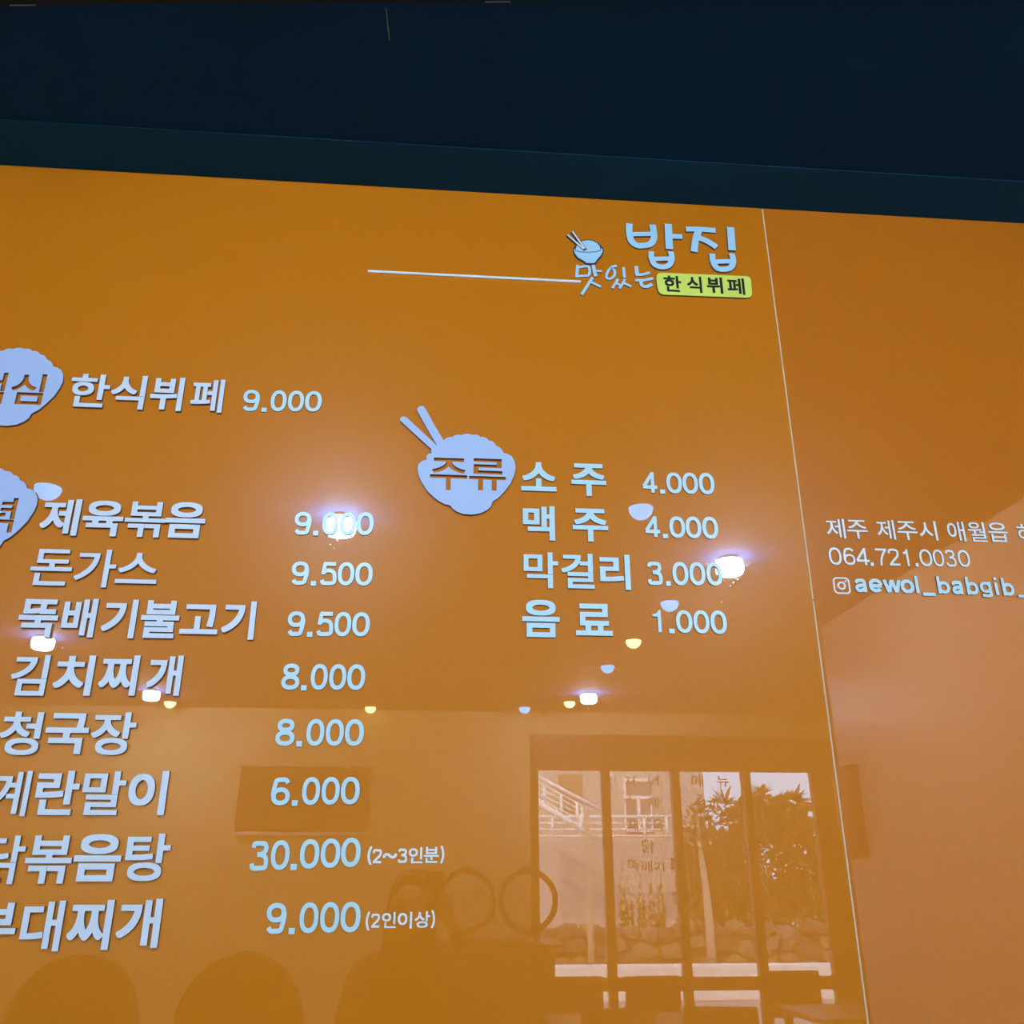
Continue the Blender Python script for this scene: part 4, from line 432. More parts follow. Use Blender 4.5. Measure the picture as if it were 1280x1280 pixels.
    ('한',0.026): [[159,0,892,0,893,115,295,116,294,322,159,323],[709,225,847,226,847,562,1000,565,999,680,847,681,845,1000,707,999],[94,425,129,395,159,377,200,362,246,354,249,351,276,351,279,349,375,349,378,351,405,351,408,354,454,362,476,372,490,375,525,395,560,425,562,433,579,453,592,487,595,521,598,523,598,580,595,583,592,616,587,624,581,645,562,673,525,708,490,729,446,744,435,744,421,749,386,752,383,755,271,755,268,752,246,752,219,744,208,744,164,729,129,708,94,678,73,645,59,606,59,585,56,583,59,497,70,464],[224,499,204,523,196,544,196,559,201,575,218,598,238,615,268,630,293,638,328,643,331,641,347,641,350,638,372,636,399,625,421,612,439,596,450,580,461,554,453,526,442,510,413,486,372,468,361,468,345,463,295,465,268,473,246,483],[0,767,654,767,655,880,399,881,397,1000,260,1000,257,881,0,881]],
    ('식',0.026): [[167,263,841,262,843,0,1000,0,998,373,168,373],[844,383,1000,384,998,1000,843,999],[54,421,103,421,113,424,165,444,239,484,321,551,352,587,375,621,380,619,389,604,423,566,474,522,542,479,603,451,610,451,640,439,693,439,731,488,744,506,744,549,662,580,628,598,579,631,531,675,491,728,491,733,475,756,463,799,457,809,452,954,293,953,293,837,290,834,290,809,272,751,247,705,204,652,125,588,69,558,0,531,0,491]],
    ('뷔',0.026): [[839,0,1000,1,998,1000,837,999],[330,30,494,31,494,361,508,365,559,365,562,368,604,368,607,370,673,372,676,375,703,375,706,378,730,378,733,380,758,380,761,382,821,388,822,446,819,449,819,471,816,474,816,499,812,505,745,505,742,502,715,502,712,500,658,498,655,495,535,490,532,488,480,488,477,485,405,485,402,482,0,479,0,424,3,421,12,361,17,358,328,356],[104,530,715,530,717,959,556,960,553,845,267,845,264,960,104,960],[267,652,267,728,554,726,553,652]],
    ('페',0.026): [[859,0,1000,1,999,1000,858,999],[644,51,788,52,786,977,642,976,642,638,494,635,496,518,642,516],[13,237,219,237,222,240,344,242,347,245,388,245,391,247,420,247,423,250,452,250,455,253,528,258,531,260,600,268,605,271,605,319,602,322,599,370,594,374,533,374,531,371,510,371,507,369,483,370,483,764,573,766,571,879,23,878,23,766,113,764,113,352,0,350,0,304,3,302,3,287,6,284,6,269,9,266,9,251],[254,356,253,764,342,765,343,360,310,359,307,356]],
    ('주',0.015): [[0,368,432,367,434,1,562,0,563,365,999,367,1000,474,1,476],[97,530,131,530,145,535,193,543,221,554,255,562,339,601,393,633,438,668,479,711,500,739,518,713,562,668,615,628,666,598,739,565,799,546,872,530,906,530,944,605,944,637,937,641,872,652,804,674,762,696,745,701,692,734,658,761,608,814,583,860,577,890,906,891,907,999,92,1000,92,891,423,890,420,865,394,817,372,789,339,758,308,734,261,704,196,674,128,652,63,641,56,637,56,605]],
    ('류',0.015): [[250,0,381,1,383,334,616,334,617,1,748,0,750,333,999,334,1000,439,0,440,0,334,249,333],[118,509,906,509,906,618,249,619,250,711,883,711,885,999,115,1000,115,894,752,893,751,812,118,812]],
    ('점',0.015): [[203,0,998,0,1000,376,203,377],[345,106,345,274,858,273,856,106],[856,395,1000,397,998,1000,854,999,853,755,622,753,624,649,854,647],[57,403,94,403,110,411,138,419,193,444,240,473,307,528,341,567,370,612,378,606,396,578,427,544,475,504,509,481,574,447,630,426,673,426,724,495,724,528,658,553,608,579,574,602,517,652,498,678,489,686,461,735,452,769,446,779,443,831,698,832,700,937,36,938,36,832,294,831,291,776,282,756,276,727,245,673,220,645,217,637,169,592,116,556,60,527,33,519,0,505,0,474]],
    ('심',0.015): [[198,0,998,0,1000,384,198,385],[342,106,342,282,856,280,855,106],[855,411,1000,412,998,1000,853,999],[55,437,98,437,114,444,142,452,227,496,270,527,312,565,347,603,353,616,377,646,391,624,422,588,480,537,552,494,611,468,652,455,689,455,744,521,744,554,739,558,689,574,620,607,572,640,531,676,497,717,472,758,453,810,450,851,447,854,445,961,300,960,300,859,297,857,294,810,278,761,250,709,216,665,136,599,70,563,23,545,17,545,0,536,0,505]],
    ('저',0.015): [[858,0,1000,1,998,1000,857,999,857,648,610,645,611,545,857,543],[66,191,102,191,117,201,142,211,194,244,244,286,290,335,323,378,357,431,377,473,433,383,466,342,497,312,550,267,602,234,651,211,689,212,750,281,750,312,681,346,622,388,579,426,555,454,534,480,506,525,500,531,470,597,454,648,451,693,448,696,448,795,709,796,709,898,43,897,44,796,305,795,305,716,302,714,299,653,277,579,271,571,253,525,235,495,229,490,213,462,171,411,119,363,62,323,0,291,0,261]],
    ('녁',0.015): [[118,263,842,262,844,0,1000,0,998,367,119,367],[493,608,842,607,844,383,1000,383,998,1000,846,1000,842,883,493,881,494,783,844,782,842,706,494,706],[0,428,305,428,308,430,371,430,375,433,421,433,425,436,458,436,461,438,544,443,547,446,590,448,594,451,610,451,614,453,680,461,682,506,678,508,678,524,675,526,668,564,614,566,610,563,594,563,590,561,534,556,511,550,431,545,428,543,398,543,395,540,292,538,289,535,163,535,153,533,151,940,0,941]],
    ('저',0.005): [[880,0,1000,1,998,1000,878,999,878,640,625,638,627,556,878,555],[67,195,80,195,95,205,120,216,173,249,225,292,253,321,297,373,322,409,353,464,373,512,378,508,394,469,434,404,478,349,509,318,564,273,617,239,667,216,681,217,744,287,744,297,673,332,612,375,569,414,544,443,522,469,494,516,488,521,456,588,441,640,438,687,434,690,434,812,702,813,702,896,44,895,45,813,312,812,312,710,309,708,306,645,288,578,259,516,219,451,175,399,122,349,64,309,0,277,0,266]],
    ('녁',0.005): [[121,269,865,267,867,0,1000,0,998,353,123,353],[506,621,865,619,867,391,1000,391,998,1000,867,999,865,880,506,879,508,799,867,798,865,700,508,700],[0,437,286,437,290,439,354,439,358,442,405,442,409,445,443,445,446,447,532,452,535,455,579,458,583,460,600,460,603,463,671,471,673,495,670,498,663,545,658,557,630,557,627,554,610,554,606,551,549,546,525,541,443,536,440,533,409,533,405,531,300,528,296,525,167,525,164,523,129,523,128,939,0,940]],
    ('수',0.005): [[0,371,442,369,444,1,552,0,553,368,999,369,1000,457,1,458],[91,558,169,571,206,585,223,588,267,606,272,606,344,642,393,674,437,709,478,753,500,787,507,783,522,759,550,726,610,674,690,625,780,588,860,566,872,566,889,561,912,561,951,632,951,646,875,660,857,668,808,682,748,712,742,712,682,749,628,794,591,840,568,885,562,929,559,931,559,999,445,1000,444,939,441,937,435,888,409,837,362,782,318,747,267,714,220,693,128,660,52,646,52,632]],
    ('제',0.005): [[890,0,1000,1,998,1000,888,999],[660,52,767,53,766,977,659,975,659,647,468,645,470,560,659,559],[65,198,77,198,116,221,163,259,196,293,242,353,272,405,290,444,307,492,335,423,381,350,417,306,482,250,524,224,542,221,601,283,604,301,548,333,498,376,459,421,438,457,432,462,399,527,390,561,384,572,375,605,369,650,366,652,366,691,363,694,363,798,566,799,566,885,33,884,35,799,248,798,248,681,245,678,245,647,242,645,230,574,224,564,215,527,199,499,190,473,151,408,112,361,47,305,23,292,0,275,0,264]],
    ('육',0.005): [[108,249,765,248,766,1,877,0,879,332,739,333,737,449,999,451,1000,535,0,536,0,451,258,449,258,335,110,333],[372,333,372,451,628,449,626,333],[163,684,228,645,234,645,268,629,300,624,335,613,352,613,355,611,372,611,395,605,427,605,430,603,569,603,571,605,603,605,606,608,664,613,675,619,736,632,788,653,825,677,856,705,885,753,885,769,890,791,885,849,864,887,825,925,797,941,788,949,727,973,658,989,641,989,638,992,620,992,597,997,557,997,554,1000,442,1000,439,997,398,997,395,995,338,989,263,971,211,949,167,923,131,884,114,849,114,839,111,836,111,820,108,817,111,767,114,764,114,753,131,719],[248,749,232,769,224,793,227,823,241,847,268,869,306,888,349,901,361,901,390,909,410,909,413,912,436,912,439,915,560,915,563,912,609,909,623,904,658,899,698,885,730,869,760,841,772,823,772,809,775,807,772,783,760,761,730,733,693,715,678,712,661,704,626,699,612,693,592,693,589,691,569,691,566,688,488,685,485,688,433,688,430,691,387,693,372,699,338,704,297,717,268,733]],
    ('닭',0.005): [[723,0,834,1,834,419,477,420,477,339,721,337],[65,5,359,8,361,10,397,10,400,13,468,18,471,21,516,26,523,30,523,56,520,59,520,75,517,77,517,93,513,108,489,108,453,100,385,94,382,92,347,92,344,89,284,89,281,87,176,88,178,181,440,182,439,420,61,419,62,339,327,337,326,257,64,256],[720,454,834,455,836,680,1000,681,999,766,834,768,833,1000,719,999],[0,504,181,504,184,507,361,509,364,512,406,512,409,514,492,520,495,522,533,525,554,530,572,530,622,541,624,560,621,563,615,613,610,625,578,622,575,619,492,609,489,606,415,601,412,598,385,598,382,596,279,593,276,591,111,592,113,853,507,853,508,936,0,937]],
    ('뚝',0.005): [[105,261,762,259,763,1,872,0,873,345,557,346,556,469,999,470,1000,555,0,557,0,470,443,469,442,346,107,346],[92,641,222,641,225,643,338,646,341,649,367,649,369,651,390,651,392,654,447,659,450,662,491,668,495,672,492,723,489,726,489,745,485,754,462,754,459,751,413,746,410,743,346,738,343,735,317,735,315,732,280,732,277,730,206,731,206,909,470,911,470,1000,91,999],[528,641,911,642,909,727,639,728,639,909,903,911,903,1000,527,999]],
    ('배',0.005): [[611,50,729,50,729,522,877,523,879,0,1000,0,998,1000,879,999,877,609,729,610,729,978,611,978],[2,246,475,248,473,906,360,905,358,666,119,666,118,905,0,905],[119,330,118,579,358,580,360,331]],
    ('기',0.005): [[876,0,1000,1,998,1000,875,999],[59,185,72,185,98,195,127,211,217,250,333,320,434,402,508,483,563,572,569,577,595,645,611,676,614,702,624,730,624,743,633,772,637,845,640,848,638,893,58,892,59,810,511,809,502,738,473,663,473,655,424,569,373,504,315,449,220,378,114,318,14,276,0,267,0,257]],
    ('메',0.005): [[881,0,1000,1,998,1000,879,999],[0,267,473,266,475,540,635,542,637,51,758,51,756,979,637,978,635,628,475,629,473,885,0,884],[119,349,118,801,355,802,357,350]],
    ('뉴',0.005): [[257,0,365,1,367,384,633,382,633,1,745,0,746,382,999,384,1000,473,0,474,0,384,255,382],[127,611,883,611,885,700,240,701,238,999,127,1000]],
    ('돈',0.005): [[127,0,893,0,895,91,239,93,238,316,127,317],[0,404,1000,404,1000,494,555,496,556,621,885,621,885,711,235,712,236,910,876,910,878,999,124,1000,122,622,441,621,442,496,0,494]],
    ('까',0.005): [[735,0,842,1,842,504,1000,507,999,591,842,592,841,1000,734,999],[299,207,370,161,389,159,460,249,512,340,554,439,554,447,579,520,582,543,587,556,587,566,598,608,598,626,601,629,607,686,609,689,615,788,618,790,616,893,355,892,355,809,514,807,512,738,510,736,501,652,496,637,488,582,474,540,468,512,452,473,440,436,399,353,355,285,299,220],[0,275,71,227,87,224,144,285,166,314,169,322,202,366,252,460,274,522,280,530,288,566,294,577,307,632,307,645,310,647,310,660,313,663,313,676,321,710,324,764,327,767,327,790,330,793,328,893,33,892,35,807,226,807,227,783,224,780,224,751,222,749,222,733,219,730,211,668,197,624,194,603,169,533,139,473,139,467,133,462,102,408,58,348,0,285]],
    ('스',0.005): [[0,0,999,0,1000,106,0,108],[86,356,98,356,109,363,138,369,207,399,279,441,331,480,383,529,433,590,471,649,495,703,519,649,540,616,557,590,610,526,659,480,719,435,763,412,768,405,788,399,832,376,840,376,892,356,904,356,942,430,951,449,951,462,947,467,938,467,927,474,869,490,855,500,809,520,734,572,691,611,626,688,583,766,563,825,560,858,557,861,557,884,554,887,554,998,437,1000,436,894,433,891,427,828,401,753,367,698,364,688,302,614,247,565,190,526,121,490,42,466,42,446]],
}

# ================================================================== materials
def panel_material(name, tint):
    m = bpy.data.materials.new(name); m.use_nodes = True
    nt = m.node_tree; b = nt.nodes['Principled BSDF']
    b.inputs['Base Color'].default_value = (*tint, 1)
    b.inputs['Roughness'].default_value = 0.33
    b.inputs['Specular IOR Level'].default_value = 0.15
    b.inputs['Coat Weight'].default_value = 1.0
    b.inputs['Coat IOR'].default_value = 1.68
    tc = nt.nodes.new('ShaderNodeTexCoord')
    # fine dust and wipe marks that roughen the gloss here and there
    n1 = nt.nodes.new('ShaderNodeTexNoise'); n1.inputs['Scale'].default_value = 260; n1.inputs['Detail'].default_value = 2
    n2 = nt.nodes.new('ShaderNodeTexNoise'); n2.inputs['Scale'].default_value = 7; n2.inputs['Detail'].default_value = 6
    nt.links.new(tc.outputs['Object'], n1.inputs['Vector']); nt.links.new(tc.outputs['Object'], n2.inputs['Vector'])
    r1 = nt.nodes.new('ShaderNodeMapRange'); r1.inputs[1].default_value = 0.66; r1.inputs[2].default_value = 0.70
    r1.inputs[3].default_value = 0.0; r1.inputs[4].default_value = 0.5
    nt.links.new(n1.outputs['Fac'], r1.inputs[0])
    n3 = nt.nodes.new('ShaderNodeTexNoise'); n3.inputs['Scale'].default_value = 3.0
    nt.links.new(tc.outputs['Object'], n3.inputs['Vector'])
    r3 = nt.nodes.new('ShaderNodeMapRange'); r3.inputs[1].default_value = 0.52; r3.inputs[2].default_value = 0.66
    nt.links.new(n3.outputs['Fac'], r3.inputs[0])
    ml = nt.nodes.new('ShaderNodeMath'); ml.operation = 'MULTIPLY'
    nt.links.new(r1.outputs[0], ml.inputs[0]); nt.links.new(r3.outputs[0], ml.inputs[1])
    nt.links.new(ml.outputs[0], b.inputs['Coat Roughness'])
    r2 = nt.nodes.new('ShaderNodeMapRange'); r2.inputs[1].default_value = 0.2; r2.inputs[2].default_value = 0.8
    r2.inputs[3].default_value = 0.29; r2.inputs[4].default_value = 0.37
    nt.links.new(n2.outputs['Fac'], r2.inputs[0]); nt.links.new(r2.outputs[0], b.inputs['Roughness'])
    return m

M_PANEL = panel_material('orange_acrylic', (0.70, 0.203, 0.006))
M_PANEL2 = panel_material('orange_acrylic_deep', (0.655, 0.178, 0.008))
M_EDGE_GLINT = mat('painted_edge_glint', (0.95, 0.76, 0.56), 0.25)  # pale tone paints the light caught by the bevelled panel edges
M_SIDE_SHADE = mat('painted_side_shade', (0.17, 0.11, 0.085), 0.6)  # brown paints the shade and orange reflection on the sides of sign pieces
M_DISH = mat('lavender_white_foam', (0.74, 0.78, 0.90), 0.45)
M_NUM = mat('pale_blue_acrylic', (0.58, 0.80, 0.90), 0.35)
M_SIGN = mat('matte_white_foam', (0.47, 0.57, 0.87), 0.55)
M_LOGO = mat('pale_blue_foam', (0.48, 0.74, 0.96), 0.5)
M_LIGHT = mat('white_vinyl', (0.86, 0.87, 0.90), 0.4)
M_YEL = mat('lime_yellow_foam', (0.80, 0.86, 0.13), 0.5)
M_INK = mat('black_vinyl', (0.006, 0.006, 0.008), 0.5)
M_NAVY = mat('navy_outline', (0.02, 0.03, 0.06), 0.5)
M_CEIL = mat('matte_black_ceiling_paint', (0.006, 0.036, 0.100), 0.8, spec=0.06, noise=0.18, scale=6, bump=0.06)
M_CEIL2 = mat('black_trim_paint', (0.009, 0.055, 0.125), 0.8, spec=0.06, noise=0.15, scale=9)
M_BLACK = mat('black_metal', (0.004, 0.008, 0.015), 0.6, spec=0.2)
M_GREY = mat('dusty_zinc_clip', (0.12, 0.24, 0.42), 0.6)
M_WALL = mat('beige_wall_paint', (0.86, 0.74, 0.38), 0.6, noise=0.04, scale=3)
M_GLOSSWALL = mat('semi_gloss_beige_paint', (0.84, 0.70, 0.48), 0.30, noise=0.03, scale=3)
M_FLOOR = mat('grey_tile_floor', (0.30, 0.27, 0.24), 0.4, noise=0.1, scale=4)
M_FRAME = mat('dark_bronze_frame', (0.030, 0.024, 0.018), 0.45)
M_WOOD = mat('dark_brown_wood', (0.08, 0.045, 0.025), 0.5, noise=0.3, scale=12)
M_UPH = mat('dark_brown_leatherette', (0.045, 0.028, 0.020), 0.5)
M_BROWNINK = mat('brown_window_lettering', (0.05, 0.018, 0.006), 0.6)
M_DRUM = emit('lit_drum_glass', (0.62, 0.80, 1.0), DRUM_L)
M_COOL = emit('lit_cool_globe', (0.01, 0.42, 1.0), 16.0, (0.2, 0.4, 0.6))
M_WARM = emit('lit_warm_globe', (1.0, 0.92, 0.42), 20.0)

def glass_material():
    m = bpy.data.materials.new('window_glass'); m.use_nodes = True
    nt = m.node_tree; nt.nodes.remove(nt.nodes['Principled BSDF'])
    tr = nt.nodes.new('ShaderNodeBsdfTransparent'); tr.inputs[0].default_value = (0.93, 0.95, 0.94, 1)
    gl = nt.nodes.new('ShaderNodeBsdfGlossy'); gl.inputs['Roughness'].default_value = 0.01
    fr = nt.nodes.new('ShaderNodeFresnel'); fr.inputs['IOR'].default_value = 1.35
    mx = nt.nodes.new('ShaderNodeMixShader')
    nt.links.new(fr.outputs[0], mx.inputs[0]); nt.links.new(tr.outputs[0], mx.inputs[1]); nt.links.new(gl.outputs[0], mx.inputs[2])
    nt.links.new(mx.outputs[0], nt.nodes['Material Output'].inputs[0])
    return m
M_GLASS = glass_material()

# ================================================================== the room
XL, XR, XR2, YF, YP, ZC = -4.2, 2.30, 5.2, -6.75, -3.6, 3.0
struct(box('wall_menu', (XL, 0.006, -0.1), (XR + 0.12, 0.16, ZC), M_WALL))
struct(box('floor', (XL - 0.15, YF - 0.15, -0.1), (XR2 + 0.15, 0.16, 0.0), M_FLOOR))
struct(box('ceiling', (XL - 0.15, YF - 0.15, ZC), (XR2 + 0.15, 0.16, ZC + 0.15), M_CEIL))
struct(box('wall_left', (XL - 0.15, YF - 0.15, -0.1), (XL, 0.16, ZC), M_WALL))
struct(box('wall_partition', (XR, YP, -0.1), (XR + 0.12, 0.006, ZC), M_GLOSSWALL))
struct(box('wall_alcove', (XR + 0.12, YP, -0.1), (XR2 + 0.15, YP + 0.12, ZC), M_WALL))
struct(box('wall_right', (XR2, YF - 0.15, -0.1), (XR2 + 0.15, YP, ZC), M_WALL))
WX0, WX1, WZ1 = 0.84, 3.71, 2.80
wb = MB()
wb.box((XL, YF - 0.15, -0.1), (WX0, YF, ZC)); wb.box((WX1, YF - 0.15, -0.1), (XR2, YF, ZC)); wb.box((WX0, YF - 0.15, WZ1), (WX1, YF, ZC))
struct(wb.build('wall_window', M_WALL))

# black strip along the top of the menu wall, and the skewed rail further into the room
struct(box('trim_1', (XL, -0.124, ZC - 0.003), (XR, 0.006, ZC), M_CEIL2))
TA, TB = Vector((-1.6, -0.325, 0)), Vector((1.7, -0.62, 0))
rail = empty('ceiling_rail', (0, -0.5, ZC), 'black metal rail running slightly askew along the black ceiling', 'rail')
td = (TB - TA).normalized(); tn = Vector((td.y, -td.x, 0))
if tn.y > 0: tn = -tn
def rail_box(a, b, w, h, name, m, off=0.0, drop=0.0):
    q = [a + tn * off, b + tn * off, b + tn * (off + w), a + tn * (off + w)]
    v = [(p.x, p.y + 0.5, -drop - h) for p in q] + [(p.x, p.y + 0.5, -drop) for p in q]
    o = MB().add(v, [(0,3,2,1),(4,5,6,7),(0,1,5,4),(1,2,6,5),(2,3,7,6),(3,0,4,7)]).build(name, m, rail)
    return o
rail_box(TA, TB, 0.10, 0.012, 'rail_body', M_BLACK)
for px in (-0.75, 0.065, 0.80):
    s = (px - TA.x) / (TB.x - TA.x); c = TA.lerp(TB, s)
    rail_box(c - td * 0.022, c + td * 0.022, 0.016, 0.010, 'clip', M_GREY, off=-0.004)
chip = MB()
chip.tube([(-0.1266, -0.4356, ZC - 0.0006), (-0.1258, -0.40, ZC - 0.0006), (-0.1240, -0.371, ZC - 0.0006)], 0.0007, 6)
tag(chip.build('ceiling_scratch', mat('pale_scratch', (0.35, 0.38, 0.4), 0.7)), 'thin pale scratch in the black ceiling near the top edge', 'scratch')  # thin tube added for a pale scratch in the ceiling

# ================================================================== orange panels
def panel(name, x0, x1, z0, z1, m, label, lit_left, lit_right):
    """5 mm sheet with chamfered, polished edges, their glint painted in a pale tone"""
    c = 0.0013; t = 0.005
    cl = c if lit_left else 0.0008; cr = c if lit_right else 0.0008
    v = [(x0 + cl, 0, z0), (x1 - cr, 0, z0), (x1 - cr, 0, z1), (x0 + cl, 0, z1),
         (x0, 0.003, z0), (x1, 0.003, z0), (x1, 0.003, z1), (x0, 0.003, z1),
         (x0, t, z0), (x1, t, z0), (x1, t, z1), (x0, t, z1)]
    f = [(0,1,2,3), (11,10,9,8), (4,0,3,7), (1,5,6,2), (8,4,7,11), (5,9,10,6), (3,2,6,7), (7,6,10,11), (1,0,4,5), (5,4,8,9)]
    me = bpy.data.meshes.new(name); me.from_pydata(v, [], f)
    me.materials.append(m); me.materials.append(M_EDGE_GLINT)
    for p in me.polygons:
        if p.index >= 2: p.material_index = 1
    o = link(name, me)
    return tag(o, label, 'panel', 'glossy orange wall panels')
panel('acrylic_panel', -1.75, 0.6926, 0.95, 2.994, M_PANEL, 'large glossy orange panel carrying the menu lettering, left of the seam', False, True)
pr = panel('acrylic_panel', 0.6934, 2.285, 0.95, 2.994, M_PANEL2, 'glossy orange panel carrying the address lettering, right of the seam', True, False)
dot = MB().lathe([(0.0011, 0), (0.0011, 0.0012)], 10)
o = dot.build('pin_hole', M_INK, pr); o.rotation_euler.x = math.pi / 2; o.location = (0.6937, 0.0004, 2.080)

# ================================================================== lettering
keys = [(r[0], off) for off, rows in TEXT.values() for r in rows]
WIN = [(2, '저', 840, 920, 445, 535), (2, '녁', 1030, 1110, 445, 535), (2, '수', 835, 920, 610, 690), (2, '제', 1025, 1110, 615, 710),
       (2, '제', 860, 945, 800, 890), (2, '육', 1055, 1150, 795, 890), (2, '닭', 975, 1080, 960, 1060),
       (2, '뚝', 855, 955, 1120, 1205), (2, '배', 975, 1060, 1125, 1220), (2, '기', 1075, 1155, 1130, 1215),
       (3, '메', 130, 210, 365, 445), (3, '뉴', 300, 380, 370, 445), (3, '돈', 165, 235, 540, 620), (3, '까', 240, 320, 535, 615), (3, '스', 335, 415, 540, 605)]
keys += [(w[1], 0.005) for w in WIN]
prepare_text(keys)

G1, G2 = 'raised dish names in the left column', 'price numerals of the left column'
G3, G4 = 'raised drink names in the right column', 'price numerals of the drinks column'
for key, txt, where in [('lunch_dish', '한식뷔페', 'beside the lunch bowl sign'), ('pork', '제육볶음', 'top row of the dinner list'),
                        ('cutlet', '돈가스', 'second row of the dinner list'), ('bulgogi', '뚝배기불고기', 'longest dish name on the panel'),
                        ('kimchi', '김치찌개', 'fourth row of the dinner list'), ('soybean', '청국장', 'fifth row of the dinner list'),
                        ('omelette', '계란말이', 'sixth row of the dinner list'), ('chicken', '닭볶음탕', 'second row from the bottom'),
                        ('army', '부대찌개', 'bottom row of the dinner list')]:
    lettering('dish_lettering', 'letter', key, M_DISH, 0.006, f'thick lavender-white raised letters reading {txt}, {where}', 'lettering', G1)
for key, txt, where in [('p_lunch', '9.000', 'at the end of the lunch row'), ('p_pork', '9.000', 'under the bright lamp glare in the top dinner row'),
                        ('p_cutlet', '9.500', 'just below the lamp glare in the second dinner row'), ('p_bulgogi', '9.500', 'beside the longest dish name'),
                        ('p_kimchi', '8.000', 'in the fourth dinner row'), ('p_soybean', '8.000', 'in the fifth dinner row'),
                        ('p_omelette', '6.000', 'in the sixth dinner row, starting with a six'), ('p_chicken', '30.000', 'wider than the others, with a portion note'),
                        ('p_army', '9.000', 'in the bottom row beside 부대찌개')]:
    lettering('price_numerals', 'digit', key, M_NUM, 0.003, f'pale blue price {txt} {where}', 'price', G2)
for key, txt, where in [('soju', '소주', 'first row of the drinks'), ('beer', '맥주', 'second row of the drinks'),
                        ('rice_wine', '막걸리', 'three letters in the third row of the drinks'), ('soft', '음료', 'bottom row of the drinks')]:
    lettering('drink_lettering', 'letter', key, M_NUM, 0.004, f'pale blue raised letters reading {txt}, {where}', 'lettering', G3)
for key, txt, where in [('p_soju', '4.000', 'in the top drinks row'), ('p_beer', '4.000', 'in the second drinks row'),
                        ('p_rice_wine', '3.000', 'in the third drinks row'), ('p_soft', '1.000', 'in the bottom drinks row')]:
    lettering('price_numerals', 'digit', key, M_NUM, 0.003, f'pale blue price {txt} {where}', 'price', G4)
lettering('portion_note', 'letter', 'n_chicken', M_LIGHT, 0.0015, 'small white note (2~3인분) after the price 30.000', 'note', 'small portion notes')
lettering('portion_note', 'letter', 'n_army', M_LIGHT, 0.0015, 'small white note (2인이상) after the bottom price', 'note', 'small portion notes')
lettering('address_lettering', 'letter', 'address', M_LIGHT, 0.002, 'thin white address letters at the top of the right panel text', 'lettering', 'contact lines on the right panel')
lettering('phone_numerals', 'digit', 'phone', M_LIGHT, 0.002, 'thin white telephone number 064.721.0030 under the address', 'lettering', 'contact lines on the right panel')
lettering('account_lettering', 'letter', 'handle', M_NUM, 0.003, 'bold pale blue latin account name below the telephone number', 'lettering', 'contact lines on the right panel')

# camera icon in front of the account name
xa, xb, zt, zb_ = ICON[0][0], ICON[1][0], ICON[2][1], ICON[3][1]
icx, icz = (xa + xb) / 2, (zt + zb_) / 2
ic = empty('camera_icon', (icx, 0, icz), 'small white rounded camera outline icon before the account name', 'icon')
def rrect(hw, hh, r, n=6):
    out = []
    for sx, sy, a0 in ((1, 1, 0), (-1, 1, 90), (-1, -1, 180), (1, -1, 270)):
        for k in range(n + 1):
            a = math.radians(a0 + 90 * k / n)
            out.append((sx * (hw - r) + r * math.cos(a), sy * (hh - r) + r * math.sin(a)))
    return out
def circle(r, cx=0, cz=0, n=24): return [(cx + r * math.cos(2*math.pi*k/n), cz + r * math.sin(2*math.pi*k/n)) for k in range(n)]
hw, hh = (xb - xa) / 2, (zt - zb_) / 2
for nm, loops in (('icon_outline', [rrect(hw, hh, hw * 0.5), rrect(hw - 0.0028, hh - 0.0028, hw * 0.36)]),
                  ('icon_lens', [circle(hw * 0.50), circle(hw * 0.30)]),
                  ('icon_dot', [circle(hw * 0.11, hw * 0.54, hh * 0.54, 12)])):
    MB().add(*thick(*fill(loops), 0.002)).build(nm, M_LIGHT, ic)

# bowl shaped signs with the headings cut out of the sheet
def bowl_sign(key, dx, dz, label):
    loops = [[(x + dx, z + dz) for x, z in BOWL]]
    off, rows = TEXT[key]
    for ch, x0, x1, z0, z1 in rows:
        loops += [[(x0 + x * (x1 - x0), z0 + z * (z1 - z0)) for x, z in lp] for lp in glyph_loops(ch, off)]
    cx = sum(p[0] for p in loops[0]) / len(loops[0]); cz = min(p[1] for p in loops[0])
    loops = [[(x - cx, z - cz) for x, z in lp] for lp in loops]
    o = MB().add(*thick(*fill(loops), 0.006)).build('rice_bowl_sign', [M_SIGN, M_SIDE_SHADE], None, (cx, 0, cz))
    shade_sides(o)
    return tag(o, label, 'sign', 'rice bowl heading signs')
bowl_sign('cut_drinks', 0, 0, 'white rice bowl sign with chopsticks and cut-out 주류, in the middle')
bowl_sign('cut_lunch', -0.8687, 0.150, 'white rice bowl sign with cut-out 점심 at the left edge, upper one')
bowl_sign('cut_dinner', -0.8680, -0.105, 'white rice bowl sign with cut-out 저녁 at the left edge, lower one')

# logo
def stroke_letters(name, sets, m, t, label):
    root = empty(name, (sets[0][0][1][0][0], 0, min(p[1] for s in sets for _, pts in s for p in pts)), label, 'lettering', 'logo at the top of the menu panel')
    for s in sets:
        mb = MB()
        for k, (w, pts) in enumerate(s):
            ribbon(mb, [(x - root.location.x, z - root.location.z) for x, z in pts], w, t + 0.0002 * k, 0.0)
        shade_sides(mb.build('letter', [m, M_SIDE_SHADE], root))
    return root
stroke_letters('logo_lettering', [RICE_STROKES, HOUSE_STROKES], M_LOGO, 0.005, 'two large rounded pale blue logo letters above the yellow badge')
stroke_letters('logo_lettering', [TASTY_A, TASTY_B, TASTY_C], M_LOGO, 0.003, 'three small brush-written pale blue letters left of the yellow badge')
bd = empty('yellow_badge', (BADGE[0][0], 0, min(p[1] for p in BADGE)), 'lime yellow rounded badge with black letters 한식뷔페 at the top right', 'badge')
bl = [(x - bd.location.x, z - bd.location.z) for x, z in BADGE]
